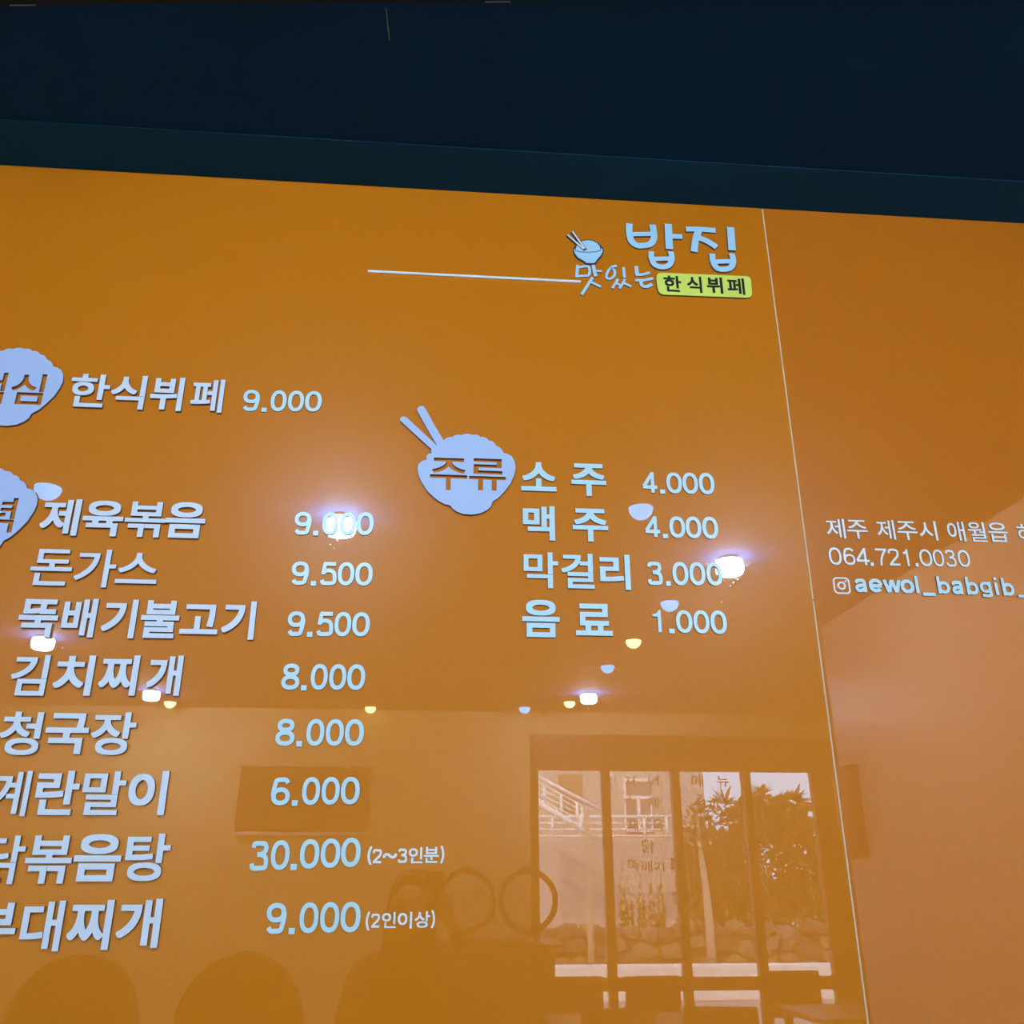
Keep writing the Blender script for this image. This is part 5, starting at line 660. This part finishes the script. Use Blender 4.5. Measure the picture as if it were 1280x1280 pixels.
shade_sides(MB().add(*thick(*fill([bl]), 0.005)).build('plate', [M_YEL, M_SIDE_SHADE], bd))
off, rows = TEXT['badge']
for ch, x0, x1, z0, z1 in rows:
    v, f = text_flat(ch, off)
    MB().add(*thick([(x * (x1 - x0), z * (z1 - z0)) for x, z in v], f, 0.0008)).build('letter', M_INK, bd, (x0 - bd.location.x, -0.005, z0 - bd.location.z))
em = empty('rice_bowl_emblem', (EMBLEM_BOWL[0][0], 0, min(p[1] for p in EMBLEM_BOWL)), 'small pale blue rice bowl emblem with chopsticks over the brush letters', 'emblem')
rel = lambda pts: [(x - em.location.x, z - em.location.z) for x, z in pts]
MB().add(*thick(*fill([rel(EMBLEM_BACK)]), 0.003)).build('outline', M_NAVY, em)
MB().add(*thick(*fill([rel(EMBLEM_BOWL)]), 0.0009, 0.003)).build('bowl', M_LOGO, em)
MB().add(*thick(*fill([rel(EMBLEM_RICE)]), 0.0008, 0.003)).build('rice', M_LOGO, em)
for gx, gz in ((0.32, 0.40), (0.5, 0.62), (0.62, 0.35), (0.42, 0.75), (0.75, 0.5), (0.25, 0.2)):
    rp = rel(EMBLEM_RICE); x0, x1 = min(p[0] for p in rp), max(p[0] for p in rp); z0, z1 = min(p[1] for p in rp), max(p[1] for p in rp)
    g = MB(); g.add(*thick(*fill([circle(0.0011, n=8)]), 0.0003, 0.0038)); g.build('rice_grain', mat('grain_blue', (0.35, 0.5, 0.7), 0.5), em, (x0 + (x1-x0)*gx, 0, z0 + (z1-z0)*gz))
for w, pts in EMBLEM_STICKS:
    q = MB(); ribbon(q, rel(pts), w * 1.9, 0.0042, 0); ch = q.build('chopstick', M_NAVY, em)
    q = MB(); ribbon(q, rel([pts[0], tuple(Vector(pts[0]).lerp(Vector(pts[1]), 0.93))]), w, 0.0006, 0.0042); q.build('chopstick_face', M_LIGHT, ch)
ux0, ux1, uz = UNDERLINE
tag(bevel(MB().box((ux0, -0.004, uz - 0.0028), (ux1 - 0.002, 0, uz + 0.0028)).build('underline_bar', M_LIGHT), 0.0006, 1), 'long thin white bar running left from the brush letters', 'bar')

# ================================================================== lamps on the ceiling
def drum(x, y, label):
    r = empty('drum_lamp', (x, y, ZC), label, 'lamp', 'bright drum lamps on the ceiling')
    MB().lathe([(0.050, -0.018), (0.050, 0.0)], 24).build('base', M_BLACK, r)
    MB().lathe([(0.0, -0.088), (0.040, -0.088), (0.058, -0.080), (0.065, -0.066), (0.065, -0.030), (0.060, -0.018), (0.0, -0.018)], 28, caps=False).build('diffuser', M_DRUM, r)
def globe(x, y, m, label, group):
    r = empty('dome_lamp', (x, y, ZC), label, 'lamp', group)
    MB().lathe([(0.055, -0.006), (0.058, -0.003), (0.058, 0.0)], 24).build('rim', M_BLACK, r)
    MB().lathe([(0.0, -0.056)] + [(0.050 * math.sin(math.radians(a)), -0.006 - 0.050 * math.cos(math.radians(a))) for a in range(15, 91, 15)], 24, caps=False).build('dome', m, r)
drum(-0.43, -1.98, 'bright white drum lamp mirrored over the price beside 제육볶음')
drum(1.35, -2.37, 'bright white drum lamp mirrored beside the drinks price 3.000')
drum(1.23, -5.79, 'small bright drum lamp mirrored below the drinks list')
drum(-2.48, -4.19, 'bright drum lamp mirrored under 뚝배기불고기')
drum(-2.31, -5.94, 'bright drum lamp mirrored between the letters of 김치찌개')
for x, y, l in [(0.80, -1.78, 'between the two prices 4.000'), (1.25, -3.12, 'above the price 1.000'), (1.20, -4.75, 'below the word 음료'),
                (0.77, -6.51, 'just over the window wall, right of the middle'), (-1.53, -1.76, 'above the first letter of 제육볶음')]:
    globe(x, y, M_COOL, 'bluish white half-dome lamp mirrored ' + l, 'cool dome lamps on the ceiling')
for x, y, l in [(1.23, -3.99, 'left below the price 1.000'), (1.13, -6.20, 'beside the smallest drum lamp'), (-2.31, -6.48, 'below the last letter of 김치찌개'), (-0.60, -6.60, 'above the second price 8.000')]:
    globe(x, y, M_WARM, 'warm white half-dome lamp mirrored ' + l, 'warm dome lamps on the ceiling')

# ================================================================== window and what stands outside
win = struct(empty('window_1', (0, 0, 0)))
FY0, FY1 = YF - 0.10, YF - 0.02
box('head_rail', (WX0, FY0, 2.49), (WX1, FY1, WZ1), M_FRAME, win)
box('head_bead', (WX0 + 0.04, FY1, 2.66), (WX1 - 0.04, FY1 + 0.012, 2.68), M_WOOD, win)
box('jamb', (WX0, FY0, 0.0), (WX0 + 0.075, FY1, 2.49), M_FRAME, win)
box('jamb', (3.44, FY0, 0.0), (WX1, FY1, 2.49), M_FRAME, win)
for x in (1.49, 2.13, 2.79): box('mullion', (x, FY0, 0.0), (x + 0.075, FY1, 2.49), M_FRAME, win)
box('transom', (WX0 + 0.075, FY0 + 0.01, 0.71), (3.44, FY1 - 0.01, 0.81), M_FRAME, win)
box('bottom_rail', (WX0 + 0.075, FY0, 0.0), (3.44, FY1, 0.10), M_FRAME, win)
for x0, x1 in ((0.915, 1.49), (1.565, 2.13), (2.205, 2.79), (2.865, 3.44)):
    for z0, z1 in ((0.81, 2.49), (0.10, 0.71)):
        box('pane', (x0, YF - 0.064, z0), (x1, YF - 0.060, z1), M_GLASS, win)
for pane, ch, a, b, t, u in WIN:
    ox, oy, s = ((650, 900, 6.4) if pane == 2 else (840, 900, 5.333))
    p0, p1 = at(ox + a / s, oy + (t + u) / 2 / s, 6.81), at(ox + b / s, oy + (t + u) / 2 / s, 6.81)
    z1, z0 = at(ox + (a + b) / 2 / s, oy + t / s, 6.81).z, at(ox + (a + b) / 2 / s, oy + u / s, 6.81).z
    v, f = text_flat(ch, 0.005)
    MB().add(*thick([(x * (p1.x - p0.x), z * (z1 - z0)) for x, z in v], f, 0.001)).build('window_letter', M_BROWNINK, win, (p0.x, YF - 0.0645, z0))

M_GROUND = mat('pale_concrete', (0.26, 0.25, 0.25), 0.8, noise=0.12, scale=1.5)
struct(box('ground', (-30, -70, -0.2), (40, YF - 0.15, -0.02), M_GROUND))
M_STONE = [mat('basalt_stone_%s' % n, c, 0.85, noise=0.25, scale=9, bump=0.3) for n, c in (('grey', (0.12, 0.105, 0.09)), ('brown', (0.15, 0.115, 0.08)), ('dark', (0.06, 0.055, 0.05)))]
sw = empty('stone_wall', (5, -13.6, -0.02), 'low garden wall of rough dark field stones outside the window', 'wall')
box('core', (-6, -0.5, 0), (9, -0.05, 0.86), M_STONE[2], sw)
def stone_mesh(k):
    bm = bmesh.new(); bmesh.ops.create_icosphere(bm, subdivisions=1, radius=0.5)
    rr = random.Random(k)
    for v in bm.verts: v.co *= 0.82 + 0.36 * rr.random()
    me = bpy.data.meshes.new('stone'); bm.to_mesh(me); bm.free(); me.materials.append(M_STONE[k % 3]); return me
SM = [stone_mesh(k) for k in range(6)]
rr = random.Random(3); z = 0.14
for row in range(4):
    x = -4.2 + 0.1 * row
    while x < 3.2:
        w = rr.uniform(0.2, 0.5)
        o = link('stone', rr.choice(SM), None, sw); o.location = (x + w / 2, -0.02, z + rr.uniform(-0.07, 0.07))
        o.scale = (w * 1.1, 0.28, rr.uniform(0.25, 0.33)); o.rotation_euler = (rr.uniform(-.3, .3), rr.uniform(-.4, .4), rr.uniform(-.3, .3)); x += w
    z += 0.225

tag(bevel(box('garden_kerb', (-3, -12.7, -0.02), (13, -12.4, 0.43), mat('white_concrete', (0.75, 0.74, 0.74), 0.8, noise=0.06, scale=3)), 0.02, 2), 'low white concrete kerb along the foot of the stone wall', 'kerb')

# house beyond the garden
M_STUCCO = mat('grey_white_stucco', (0.50, 0.45, 0.40), 0.8, noise=0.05, scale=2)
M_CONC = mat('light_grey_render', (0.42, 0.41, 0.41), 0.8, noise=0.08, scale=2)
M_WHITE = mat('white_painted_metal', (0.85, 0.85, 0.85), 0.4)
M_DGLASS = mat('dark_reflective_glass', (0.20, 0.21, 0.20), 0.15)
hs = empty('house', (3, -19, 0), 'pale stuccoed house with white framed window and outdoor stairs', 'house')
box('front_wall', (-6, -6, 0), (2.55, 0, 8), M_STUCCO, hs)
box('base_wall', (-6, 0, 0), (2.9, 0.12, 2.3), M_CONC, hs)
box('corner_pier', (2.0, -6, 0), (2.95, 0.06, 8), M_CONC, hs)
def hbox(nm, u0, v0, u1, v1, m, par, d0=0.0, d1=0.06):
    a, b = at(u0, v0, 19), at(u1, v1, 19)
    return box(nm, (a.x - 3, d0, b.z), (b.x - 3, d1, a.z), m, par)
w1 = hbox('window', 778, 974, 816, 1040, M_WHITE, hs, 0.0, 0.08)
for q in ((781, 977, 813, 994), (781, 999, 796, 1036), (799, 999, 813, 1036)): hbox('window_pane', *q, M_DGLASS, w1, 0.07, 0.10)
w2 = hbox('window', 752, 968, 767, 993, M_WHITE, hs, 0.0, 0.08); hbox('window_pane', 752, 971, 765, 990, M_DGLASS, w2, 0.07, 0.10)
hbox('door_recess', 698, 968, 728, 1016, mat('tan_door', (0.30, 0.22, 0.14), 0.6), hs, 0.0, 0.04)
st = empty('outdoor_stair', (2.5, -17.4, 0), 'white railed stair and balcony rail in front of the house', 'stair')
def sp(u, v): p = at(u, v, 17.4); return (p.x - 2.5, 0, p.z)
MB().tube([sp(668, 968), sp(757, 1016)], 0.035).build('handrail', M_WHITE, st)
for k in range(1, 5): MB().tube([sp(668, 968 + 7 * k), sp(752, 1014 + 6 * k)], 0.014).build('rail_bar', M_WHITE, st)
MB().tube([sp(668, 1000), sp(745, 1048)], 0.06).build('stringer', M_WHITE, st)
for u in (680, 701, 721, 727): MB().tube([sp(u, 975 + (u - 668) * 0.54), sp(u + 2, 1005 + (u - 668) * 0.62)], 0.03).build('post', M_WHITE, st)
for k in range(4): MB().tube([sp(668, 1021 + 8 * k), sp(848, 1021 + 8 * k)], 0.02 if k else 0.032).build('balcony_rail', M_WHITE, st)
for u in (690, 725, 805, 833): MB().tube([sp(u, 1020), sp(u + 1, 1052)], 0.03).build('balcony_post', M_WHITE, st)

# trunks, shrubs and trees
M_BARK = mat('pale_bark', (0.42, 0.34, 0.26), 0.9, noise=0.3, scale=14)
M_LEAF = mat('dark_green_leaf', (0.045, 0.065, 0.022), 0.6, noise=0.4, scale=8)
M_LEAF2 = mat('olive_leaf', (0.11, 0.12, 0.03), 0.6, noise=0.4, scale=8)
def foliage(name, cx, cy, cz, rx, ry, rz, n, size, m, parent, shape='ball', seed=1):
    r = random.Random(seed); v = []; f = []
    for i in range(n):
        while True:
            p = Vector((r.uniform(-1, 1), r.uniform(-1, 1), r.uniform(-1, 1)))
            if shape == 'ball' and 0.2 < p.length < 0.95 + 0.16 * math.sin(9 * p.x + 4 * p.y + seed) * math.sin(8 * p.z + 2 * p.y + 2 * seed): break
            if shape == 'cone' and math.hypot(p.x, p.y) < (1 - p.z) / 2 + 0.08: break
        c = Vector((cx + p.x * rx, cy + p.y * ry, cz + p.z * rz))
        a = Vector((r.gauss(0, 1), r.gauss(0, 1), r.gauss(0, 1))).normalized(); b = a.orthogonal().normalized(); s = size * r.uniform(0.6, 1.3)
        k = len(v); v += [c - a * s, c + b * s * 0.4, c + a * s, c - b * s * 0.4]; f.append((k, k + 1, k + 2, k + 3))
    o = MB().add(v, f).build(name, m, parent); o['kind'] = 'stuff'; return o
t1 = empty('garden_tree', (6.1, -16.2, 0), 'broad dark green tree filling the right half of the mirrored window', 'tree', 'garden trees outside the window')
MB().tube([(0, 0, 0), (0.1, 0, 1.2), (-0.1, 0.1, 2.4)], [0.16, 0.12, 0.07]).build('trunk', M_BARK, t1)
for k, (x, y, zz, a, b) in enumerate([(0, 0, 1.75, 1.35, 1.15), (-0.95, 0.2, 1.55, 0.75, 0.9), (1.3, 0, 1.6, 1.0, 1.1), (0.3, 0, 2.6, 0.9, 0.5), (0.2, 0.3, 0.8, 1.9, 0.7), (2.4, 0, 1.6, 1.0, 1.2)]):
    foliage('crown', x, y, zz, a, 0.8, b, 2200, 0.085, M_LEAF, t1, seed=k)
t2 = empty('young_tree', (4.16, -13.15, 0), 'slim pale trunk with a sparse top at the third window pane', 'tree', 'garden trees outside the window')
MB().tube([(0.03, 0, 0), (0.04, 0, 0.98), (0.02, 0, 1.5), (-0.02, 0, 2.0), (-0.03, 0, 2.5)], [0.075, 0.07, 0.055, 0.04, 0.02]).build('trunk', M_BARK, t2)
foliage('crown', 0.05, 0, 2.35, 0.35, 0.3, 0.45, 260, 0.06, M_LEAF, t2, seed=11)
MB().tube([(2.37, -13.1, -0.02), (2.36, -13.1, 1.0), (2.375, -13.1, 1.8), (2.35, -13.1, 2.56)], [0.05, 0.05, 0.04, 0.045]).build('wooden_pole', M_BARK)
tag(bpy.data.objects['wooden_pole'], 'crooked wooden pole at the first window pane', 'pole')
for k, (u, vt) in enumerate([(777, 1080), (800, 1098), (823, 1082), (786, 1108), (813, 1104)]):
    p = at(u, vt, 14.5 + 0.45 * (k < 3)); top = p.z; s = empty('conifer_shrub', (p.x, p.y, 0.3), ['tallest conifer shrub left in the second pane', 'small conifer shrub between its taller neighbours', 'tall conifer shrub at the right of the second pane', 'low front conifer shrub on the left', 'low front conifer shrub on the right'][k], 'shrub', 'conifer shrubs behind the stone wall')
    MB().tube([(0, 0, -0.3), (0, 0, top - 0.45)], 0.025).build('stem', M_BARK, s)
    foliage('needles', 0, 0, (top - 0.3) / 2 + 0.05, 0.125, 0.11, (top - 0.3) / 2, 420, 0.05, M_LEAF2, s, 'cone', seed=30 + k)

# palm-like tufts on top of the big tree
for k, (x, zz) in enumerate(((-0.55, 3.0), (0.15, 3.15), (0.85, 3.05), (1.5, 2.8))):
    mb = MB(); r = random.Random(60 + k)
    for j in range(26):
        a = r.uniform(0, 2 * math.pi); l = r.uniform(0.25, 0.45); e = r.uniform(0.1, 1.3)
        d = Vector((math.cos(a) * math.cos(e), math.sin(a) * math.cos(e), math.sin(e))); w = d.cross(Vector((0.2, 0.3, 1))).normalized() * 0.035
        o0 = Vector((x, 0, zz - 0.12))
        mb.add([o0, o0 + d * l * 0.5 + w, o0 + d * l - Vector((0, 0, 0.05)), o0 + d * l * 0.5 - w], [(0, 1, 2, 3)])
    o = mb.build('frond_tuft', M_LEAF, t1); o['kind'] = 'stuff'

# ================================================================== furniture and fittings of the room
# cabinet with two hoop stands below the left end of the window
cb = empty('side_cabinet', (0.48, -6.36, 0), 'dark wooden cabinet left of the window carrying two hoop stands', 'cabinet')
bevel(box('carcass', (-0.47, -0.36, 0.06), (0.47, 0.30, 1.09), M_WOOD, cb), 0.005)
bevel(box('top_board', (-0.49, -0.37, 1.09), (0.49, 0.33, 1.115), M_WOOD, cb), 0.005)
box('plinth', (-0.45, -0.34, 0.0), (0.45, 0.26, 0.06), M_BLACK, cb)
for s in (-1, 1):
    d = bevel(box('door', (-0.46 if s < 0 else 0.01, 0.30, 0.08), (-0.01 if s < 0 else 0.46, 0.32, 1.07), M_WOOD, cb), 0.004)
    MB().tube([(s * 0.04, 0.345, 0.55), (s * 0.04, 0.345, 0.70)], 0.006).build('handle', M_GREY, d)
for x, l in ((0.76, 'black hoop stand on the cabinet overlapping the window edge'), (0.27, 'black hoop stand on the cabinet nearer the middle of the room')):
    hp = empty('hoop_stand', (x, -6.2, 1.115), l, 'ornament', 'hoop stands on the cabinet')
    MB().tube([(0.218 * math.cos(2*math.pi*k/40), 0, 0.305 + 0.218 * math.sin(2*math.pi*k/40)) for k in range(40)], 0.024, 8, True).build('hoop', M_FRAME, hp)
    MB().lathe([(0.09, 0), (0.09, 0.012), (0.02, 0.03), (0.015, 0.075)], 20).build('foot', M_FRAME, hp)
    MB().lathe([(0.05, 0.54), (0.045, 0.556), (0.012, 0.565)], 20).build('cap', M_FRAME, hp)

# board on the window wall
wbd = empty('wall_board', (-1.14, YF, 1.92), 'dark framed board with a pale lower ledge on the window wall', 'board')
bevel(box('board', (-0.54, 0.0, 0.03), (0.54, 0.02, 0.55), mat('dark_olive_board', (0.05, 0.045, 0.03), 0.6), wbd), 0.004)
for nm, a, b_ in (('frame_rail', (-0.55, 0.0, 0.54), (0.55, 0.03, 0.57)), ('frame_stile', (-0.56, 0.0, 0.03), (-0.53, 0.03, 0.57)), ('frame_stile', (0.53, 0.0, 0.03), (0.56, 0.03, 0.57))):
    box(nm, a, b_, M_WOOD, wbd)
box('ledge', (-0.56, 0.0, 0.0), (0.56, 0.06, 0.03), M_WHITE, wbd)

# black speaker under the ceiling and box on the end of the partition
spk = empty('ceiling_speaker', (3.25, -6.0, ZC), 'black ceiling speaker with a round swivel mirrored right of the window top', 'speaker')
bevel(box('housing', (-0.28, -0.12, -0.13), (0.28, 0.12, -0.002), M_BLACK, spk), 0.01)
MB().lathe([(0.03, -0.26), (0.055, -0.245), (0.06, -0.19), (0.045, -0.13)], 20, (-0.16, 0, 0)).build('swivel', M_BLACK, spk)
nb = empty('wall_box', (XR, -3.47, 1.70), 'brown wall box with rounded lid on the end of the beige partition', 'box')
bevel(box('case', (-0.05, -0.11, 0), (0.0, 0.11, 0.47), M_WOOD, nb), 0.006)
bevel(box('lid', (-0.065, -0.10, 0.16), (-0.05, 0.10, 0.46), mat('tan_lid', (0.22, 0.13, 0.06), 0.5), nb), 0.006)

# upholstered seats with rounded backs
def booth(x, y, label):
    r = empty('rounded_back_seat', (x, y, 0), label, 'seat', 'rounded back seats in the room')
    bevel(box('base', (-0.30, -0.28, 0), (0.30, 0.28, 0.30), M_WOOD, r), 0.01)
    bevel(box('cushion', (-0.31, -0.30, 0.30), (0.31, 0.24, 0.46), M_UPH, r), 0.04, 3)
    prof = [(-0.33, 0.30), (0.33, 0.30)] + [(0.33 * math.cos(math.radians(a)), 0.86 + 0.37 * math.sin(math.radians(a))) for a in range(0, 181, 12)]
    n = len(prof); v = [(px, 0.20, pz) for px, pz in prof] + [(px, 0.31, pz) for px, pz in prof]
    f = [tuple(range(n)), tuple(reversed(range(n, 2 * n)))] + [(i, i + n, (i + 1) % n + n, (i + 1) % n) for i in range(n)]
    bevel(MB().add(v, f).build('backrest', M_UPH, r), 0.02, 3)
booth(-0.98, -4.1, 'dark rounded back seat nearest the middle of the room')
booth(-1.82, -4.1, 'dark rounded back seat in the middle of the three')
booth(-2.66, -4.1, 'dark rounded back seat farthest left of the three')

# tables and chairs by the window
def table(x, y, label):
    r = empty('dining_table', (x, y, 0), label, 'table', 'dining tables by the window')
    bevel(box('table_top', (-0.60, -0.38, 0.71), (0.60, 0.38, 0.745), M_WOOD, r), 0.006)
    for sx in (-1, 1):
        for sy in (-1, 1):
            box('leg', (sx * 0.55 - 0.025, sy * 0.33 - 0.025, 0), (sx * 0.55 + 0.025, sy * 0.33 + 0.025, 0.71), M_BLACK, r)
def chair(x, y, rz, label):
    r = empty('dining_chair', (x, y, 0), label, 'chair', 'dining chairs by the window', rz)
    bevel(box('seat', (-0.21, -0.21, 0.42), (0.21, 0.21, 0.47), M_UPH, r), 0.012)
    bevel(box('backrest', (-0.21, 0.18, 0.60), (0.21, 0.215, 0.92), M_UPH, r), 0.012)
    for sx in (-1, 1):
        MB().tube([(sx * 0.19, -0.18, 0), (sx * 0.18, -0.18, 0.43)], 0.014).build('leg', M_BLACK, r)
        MB().tube([(sx * 0.19, 0.20, 0), (sx * 0.19, 0.195, 0.45), (sx * 0.19, 0.20, 0.88)], 0.014).build('leg', M_BLACK, r)
table(1.35, -4.9, 'dark dining table left in front of the window')
table(3.1, -5.2, 'dark dining table right in front of the window')
for x, y, rz, l in [(1.05, -4.25, 0, 'left chair on the near side of the left table'), (1.65, -4.25, 0.1, 'right chair on the near side of the left table'),
                    (1.05, -5.55, math.pi, 'left chair between the left table and the window'), (1.65, -5.55, math.pi - 0.1, 'right chair between the left table and the window'),
                    (2.8, -4.55, 0, 'left chair on the near side of the right table'), (3.4, -4.55, -0.1, 'right chair on the near side of the right table'),
                    (2.8, -5.85, math.pi, 'left chair between the right table and the window'), (3.4, -5.85, math.pi + 0.1, 'right chair between the right table and the window')]:
    chair(x, y, rz, 'dark upholstered dining chair, ' + l)

# ================================================================== the person taking the picture, holding the phone
CR, CU, CB = ROT @ Vector((1, 0, 0)), ROT @ Vector((0, 1, 0)), ROT @ Vector((0, 0, 1))
PC = Vector(EYE) + CB * 0.020 - CU * 0.055 - CR * 0.0
ph = empty('smartphone', PC, 'dark smartphone held up by the standing person', 'phone')
ph.rotation_euler = ROT.to_euler()
bevel(box('body', (-0.037, -0.078, -0.004), (0.037, 0.078, 0.004), M_BLACK, ph), 0.003, 3)
box('screen', (-0.034, -0.073, 0.0041), (0.034, 0.073, 0.0046), mat('dark_screen', (0.02, 0.02, 0.025), 0.1), ph)
MB().lathe([(0.008, -0.0055), (0.008, -0.004)], 16, (-0.022, 0.055, 0)).build('lens', M_DGLASS, ph)

pv = {}; pe = []
def P(n, p, r, prev=None):
    pv[n] = (len(pv), Vector(p), r)
    if prev: pe.append((pv[prev][0], pv[n][0]))
def PL(n, r_, u_, b_, rad, prev): P(n, PC + CR * r_ + CU * u_ + CB * b_, rad, prev)
HX, HY = -0.075, -2.03
P('pelvis', (HX, HY - 0.02, 0.90), (0.165, 0.115)); P('waist', (HX, HY - 0.01, 1.06), (0.135, 0.10), 'pelvis'); P('chest', (HX, HY, 1.22), (0.155, 0.11), 'waist')
P('collar', (HX, HY + 0.005, 1.325), (0.09, 0.07), 'chest'); P('neck', (HX, HY + 0.025, 1.395), (0.052, 0.052), 'collar')
for s, sd in ((1, 'r'), (-1, 'l')):
    P('sh' + sd, (HX + s * 0.165, HY, 1.285), (0.062, 0.062), 'chest')
    P('el' + sd, (HX + s * 0.205, HY + 0.13, 1.10), (0.045, 0.045), 'sh' + sd)
    PL('fa' + sd, s * 0.135, -0.17, 0.12, (0.038, 0.038), 'el' + sd)
    PL('wr' + sd, s * 0.082, -0.098, 0.055, (0.026, 0.024), 'fa' + sd)
    PL('pa' + sd, s * 0.062, -0.058, 0.028, (0.024, 0.022), 'wr' + sd)
    for k, (yy, reach) in enumerate(((-0.012, 0.010), (-0.033, 0.004), (-0.054, 0.006), (-0.073, 0.016))):
        PL(f'k{k}{sd}', s * 0.056, yy, 0.008, (0.0105, 0.0105), 'pa' + sd)
        PL(f'm{k}{sd}', s * 0.047, yy + 0.003, -0.015, (0.0085, 0.0085), f'k{k}{sd}')
        PL(f't{k}{sd}', s * (0.012 + reach), yy + 0.006, -0.0155, (0.007, 0.007), f'm{k}{sd}')
    PL('q1' + sd, s * 0.052, -0.035, 0.030, (0.012, 0.012), 'pa' + sd); PL('q2' + sd, s * 0.036, -0.012, 0.020, (0.010, 0.010), 'q1' + sd); PL('q3' + sd, s * 0.016, 0.006, 0.0165, (0.008, 0.008), 'q2' + sd)
    P('hip' + sd, (HX + s * 0.085, HY - 0.02, 0.83), (0.095, 0.095), 'pelvis'); P('kn' + sd, (HX + s * 0.10, HY + 0.01, 0.47), (0.062, 0.062), 'hip' + sd)
    P('an' + sd, (HX + s * 0.11, HY - 0.03, 0.085), (0.042, 0.042), 'kn' + sd); P('to' + sd, (HX + s * 0.125, HY + 0.13, 0.045), (0.042, 0.036), 'an' + sd)
me = bpy.data.meshes.new('person_cage'); me.from_pydata([v[1] for v in pv.values()], pe, [])
cage = bpy.data.objects.new('person_cage', me); COL.objects.link(cage)
sk = cage.modifiers.new('skin', 'SKIN'); sk.use_smooth_shade = True
for (i, co, r), sv in zip(pv.values(), me.skin_vertices[0].data):
    sv.radius = r; sv.use_root = (i == 0)
cage.modifiers.new('sub', 'SUBSURF').levels = 2
dg = bpy.context.evaluated_depsgraph_get(); dg.update()
bme = bpy.data.meshes.new_from_object(cage.evaluated_get(dg)); bpy.data.objects.remove(cage)
# head shaped from a sphere and welded onto the neck
bm = bmesh.new(); bm.from_mesh(bme)
hd = bmesh.ops.create_uvsphere(bm, u_segments=28, v_segments=20, radius=1.0)['verts']
HC = Vector((HX, HY + 0.05, 1.50))
for v in hd:
    x, y, z = v.co
    w = 1.0 - 0.22 * max(0, -z) ** 1.3
    nose = 0.030 * math.exp(-((x / 0.16) ** 2 + ((z + 0.18) / 0.20) ** 2)) if y > 0 else 0
    eye = -0.010 * math.exp(-(((abs(x) - 0.42) / 0.2) ** 2 + ((z - 0.02) / 0.12) ** 2)) if y > 0 else 0
    lip = 0.006 * math.exp(-((x / 0.3) ** 2 + ((z + 0.52) / 0.09) ** 2)) if y > 0 else 0
    v.co = HC + Vector((x * 0.074 * w, y * 0.092 + nose + eye + lip - (0.01 * max(0, -z) if y < 0 else 0), z * 0.112))
bm.to_mesh(bme); bm.free()
M_SKIN = mat('skin', (0.62, 0.40, 0.28), 0.55); M_CLOTH = mat('dark_clothes', (0.030, 0.026, 0.030), 0.8, noise=0.2, scale=20); M_HAIR = mat('dark_hair', (0.018, 0.012, 0.010), 0.5)
for m_ in (M_CLOTH, M_SKIN): bme.materials.append(m_)
wrists = [PC + CR * (s * 0.085) + CU * -0.10 + CB * 0.057 for s in (1, -1)]
for p in bme.polygons:
    c = p.center; p.use_smooth = True
    if c.z > 1.365 and abs(c.x - HX) < 0.12 and c.y < -1.85 or min((c - PC).length, 1) < 0.115: p.material_index = 1
for v in bme.vertices: v.co -= Vector((HX, HY, 0))
per = bpy.data.objects.new('person', bme); COL.objects.link(per); per.location = (HX, HY, 0)
tag(per, 'standing person in dark clothes with long dark hair raising a phone in both hands', 'person')
hc = HC - Vector((HX, HY, 0))
mb = MB(); nu, nv = 28, 18; v = []; f = []
for j in range(nv + 1):
    t = j / nv
    for i in range(nu):
        a = 2 * math.pi * i / nu; back = 0.5 - 0.5 * math.sin(a)
        if t < 0.45:
            e = math.pi / 2 * (1 - t / 0.45); rx, ry, z = 0.085 * math.cos(e), 0.102 * math.cos(e), 0.02 + 0.105 * math.sin(e)
        else:
            q = (t - 0.45) / 0.55; rx, ry, z = 0.085 + 0.03 * q, 0.102 - 0.02 * q, 0.02 - 0.27 * q
        y = math.sin(a) * ry
        if y > 0.045: y = 0.045 + (0.03 if t < 0.38 else 0.0) * (y - 0.045) / 0.06 + (0.045 * max(0, 0.3 - t) / 0.3)
        v.append((hc.x + math.cos(a) * rx * (1.0 if y < 0.04 or t < 0.4 else 1.05), hc.y + y, hc.z + z))
for j in range(nv):
    for i in range(nu):
        a = 2 * math.pi * (i + 0.5) / nu
        if j / nv > 0.36 and math.sin(a) > 0.42: continue      # the face stays free
        f.append((j*nu+i, (j+1)*nu+i, (j+1)*nu+(i+1) % nu, j*nu+(i+1) % nu))
hair = mb.add(v, f, True).build('hair', M_HAIR, per)
so = hair.modifiers.new('solid', 'SOLIDIFY'); so.thickness = 0.008
for s in (-1, 1):
    MB().lathe([(0.0, -0.009), (0.006, -0.006), (0.009, 0.0), (0.006, 0.006), (0.0, 0.009)], 12, (hc.x + s * 0.031, hc.y + 0.076, hc.z + 0.004), False).build('eye', M_INK, per)
    MB().tube([(hc.x + s * 0.016, hc.y + 0.089, hc.z + 0.022), (hc.x + s * 0.032, hc.y + 0.086, hc.z + 0.027), (hc.x + s * 0.048, hc.y + 0.074, hc.z + 0.022)], 0.003, 6).build('eyebrow', M_HAIR, per)
    MB().lathe([(0.004, -0.03), (0.014, -0.015), (0.017, 0.008), (0.012, 0.024), (0.003, 0.03)], 12, (hc.x + s * 0.074, hc.y - 0.005, hc.z - 0.005)).build('ear', M_SKIN, per)
MB().tube([(hc.x - 0.022, hc.y + 0.079, hc.z - 0.058), (hc.x, hc.y + 0.088, hc.z - 0.057), (hc.x + 0.022, hc.y + 0.079, hc.z - 0.058)], [0.003, 0.006, 0.003], 8).build('lips', mat('lips', (0.45, 0.16, 0.13), 0.5), per)
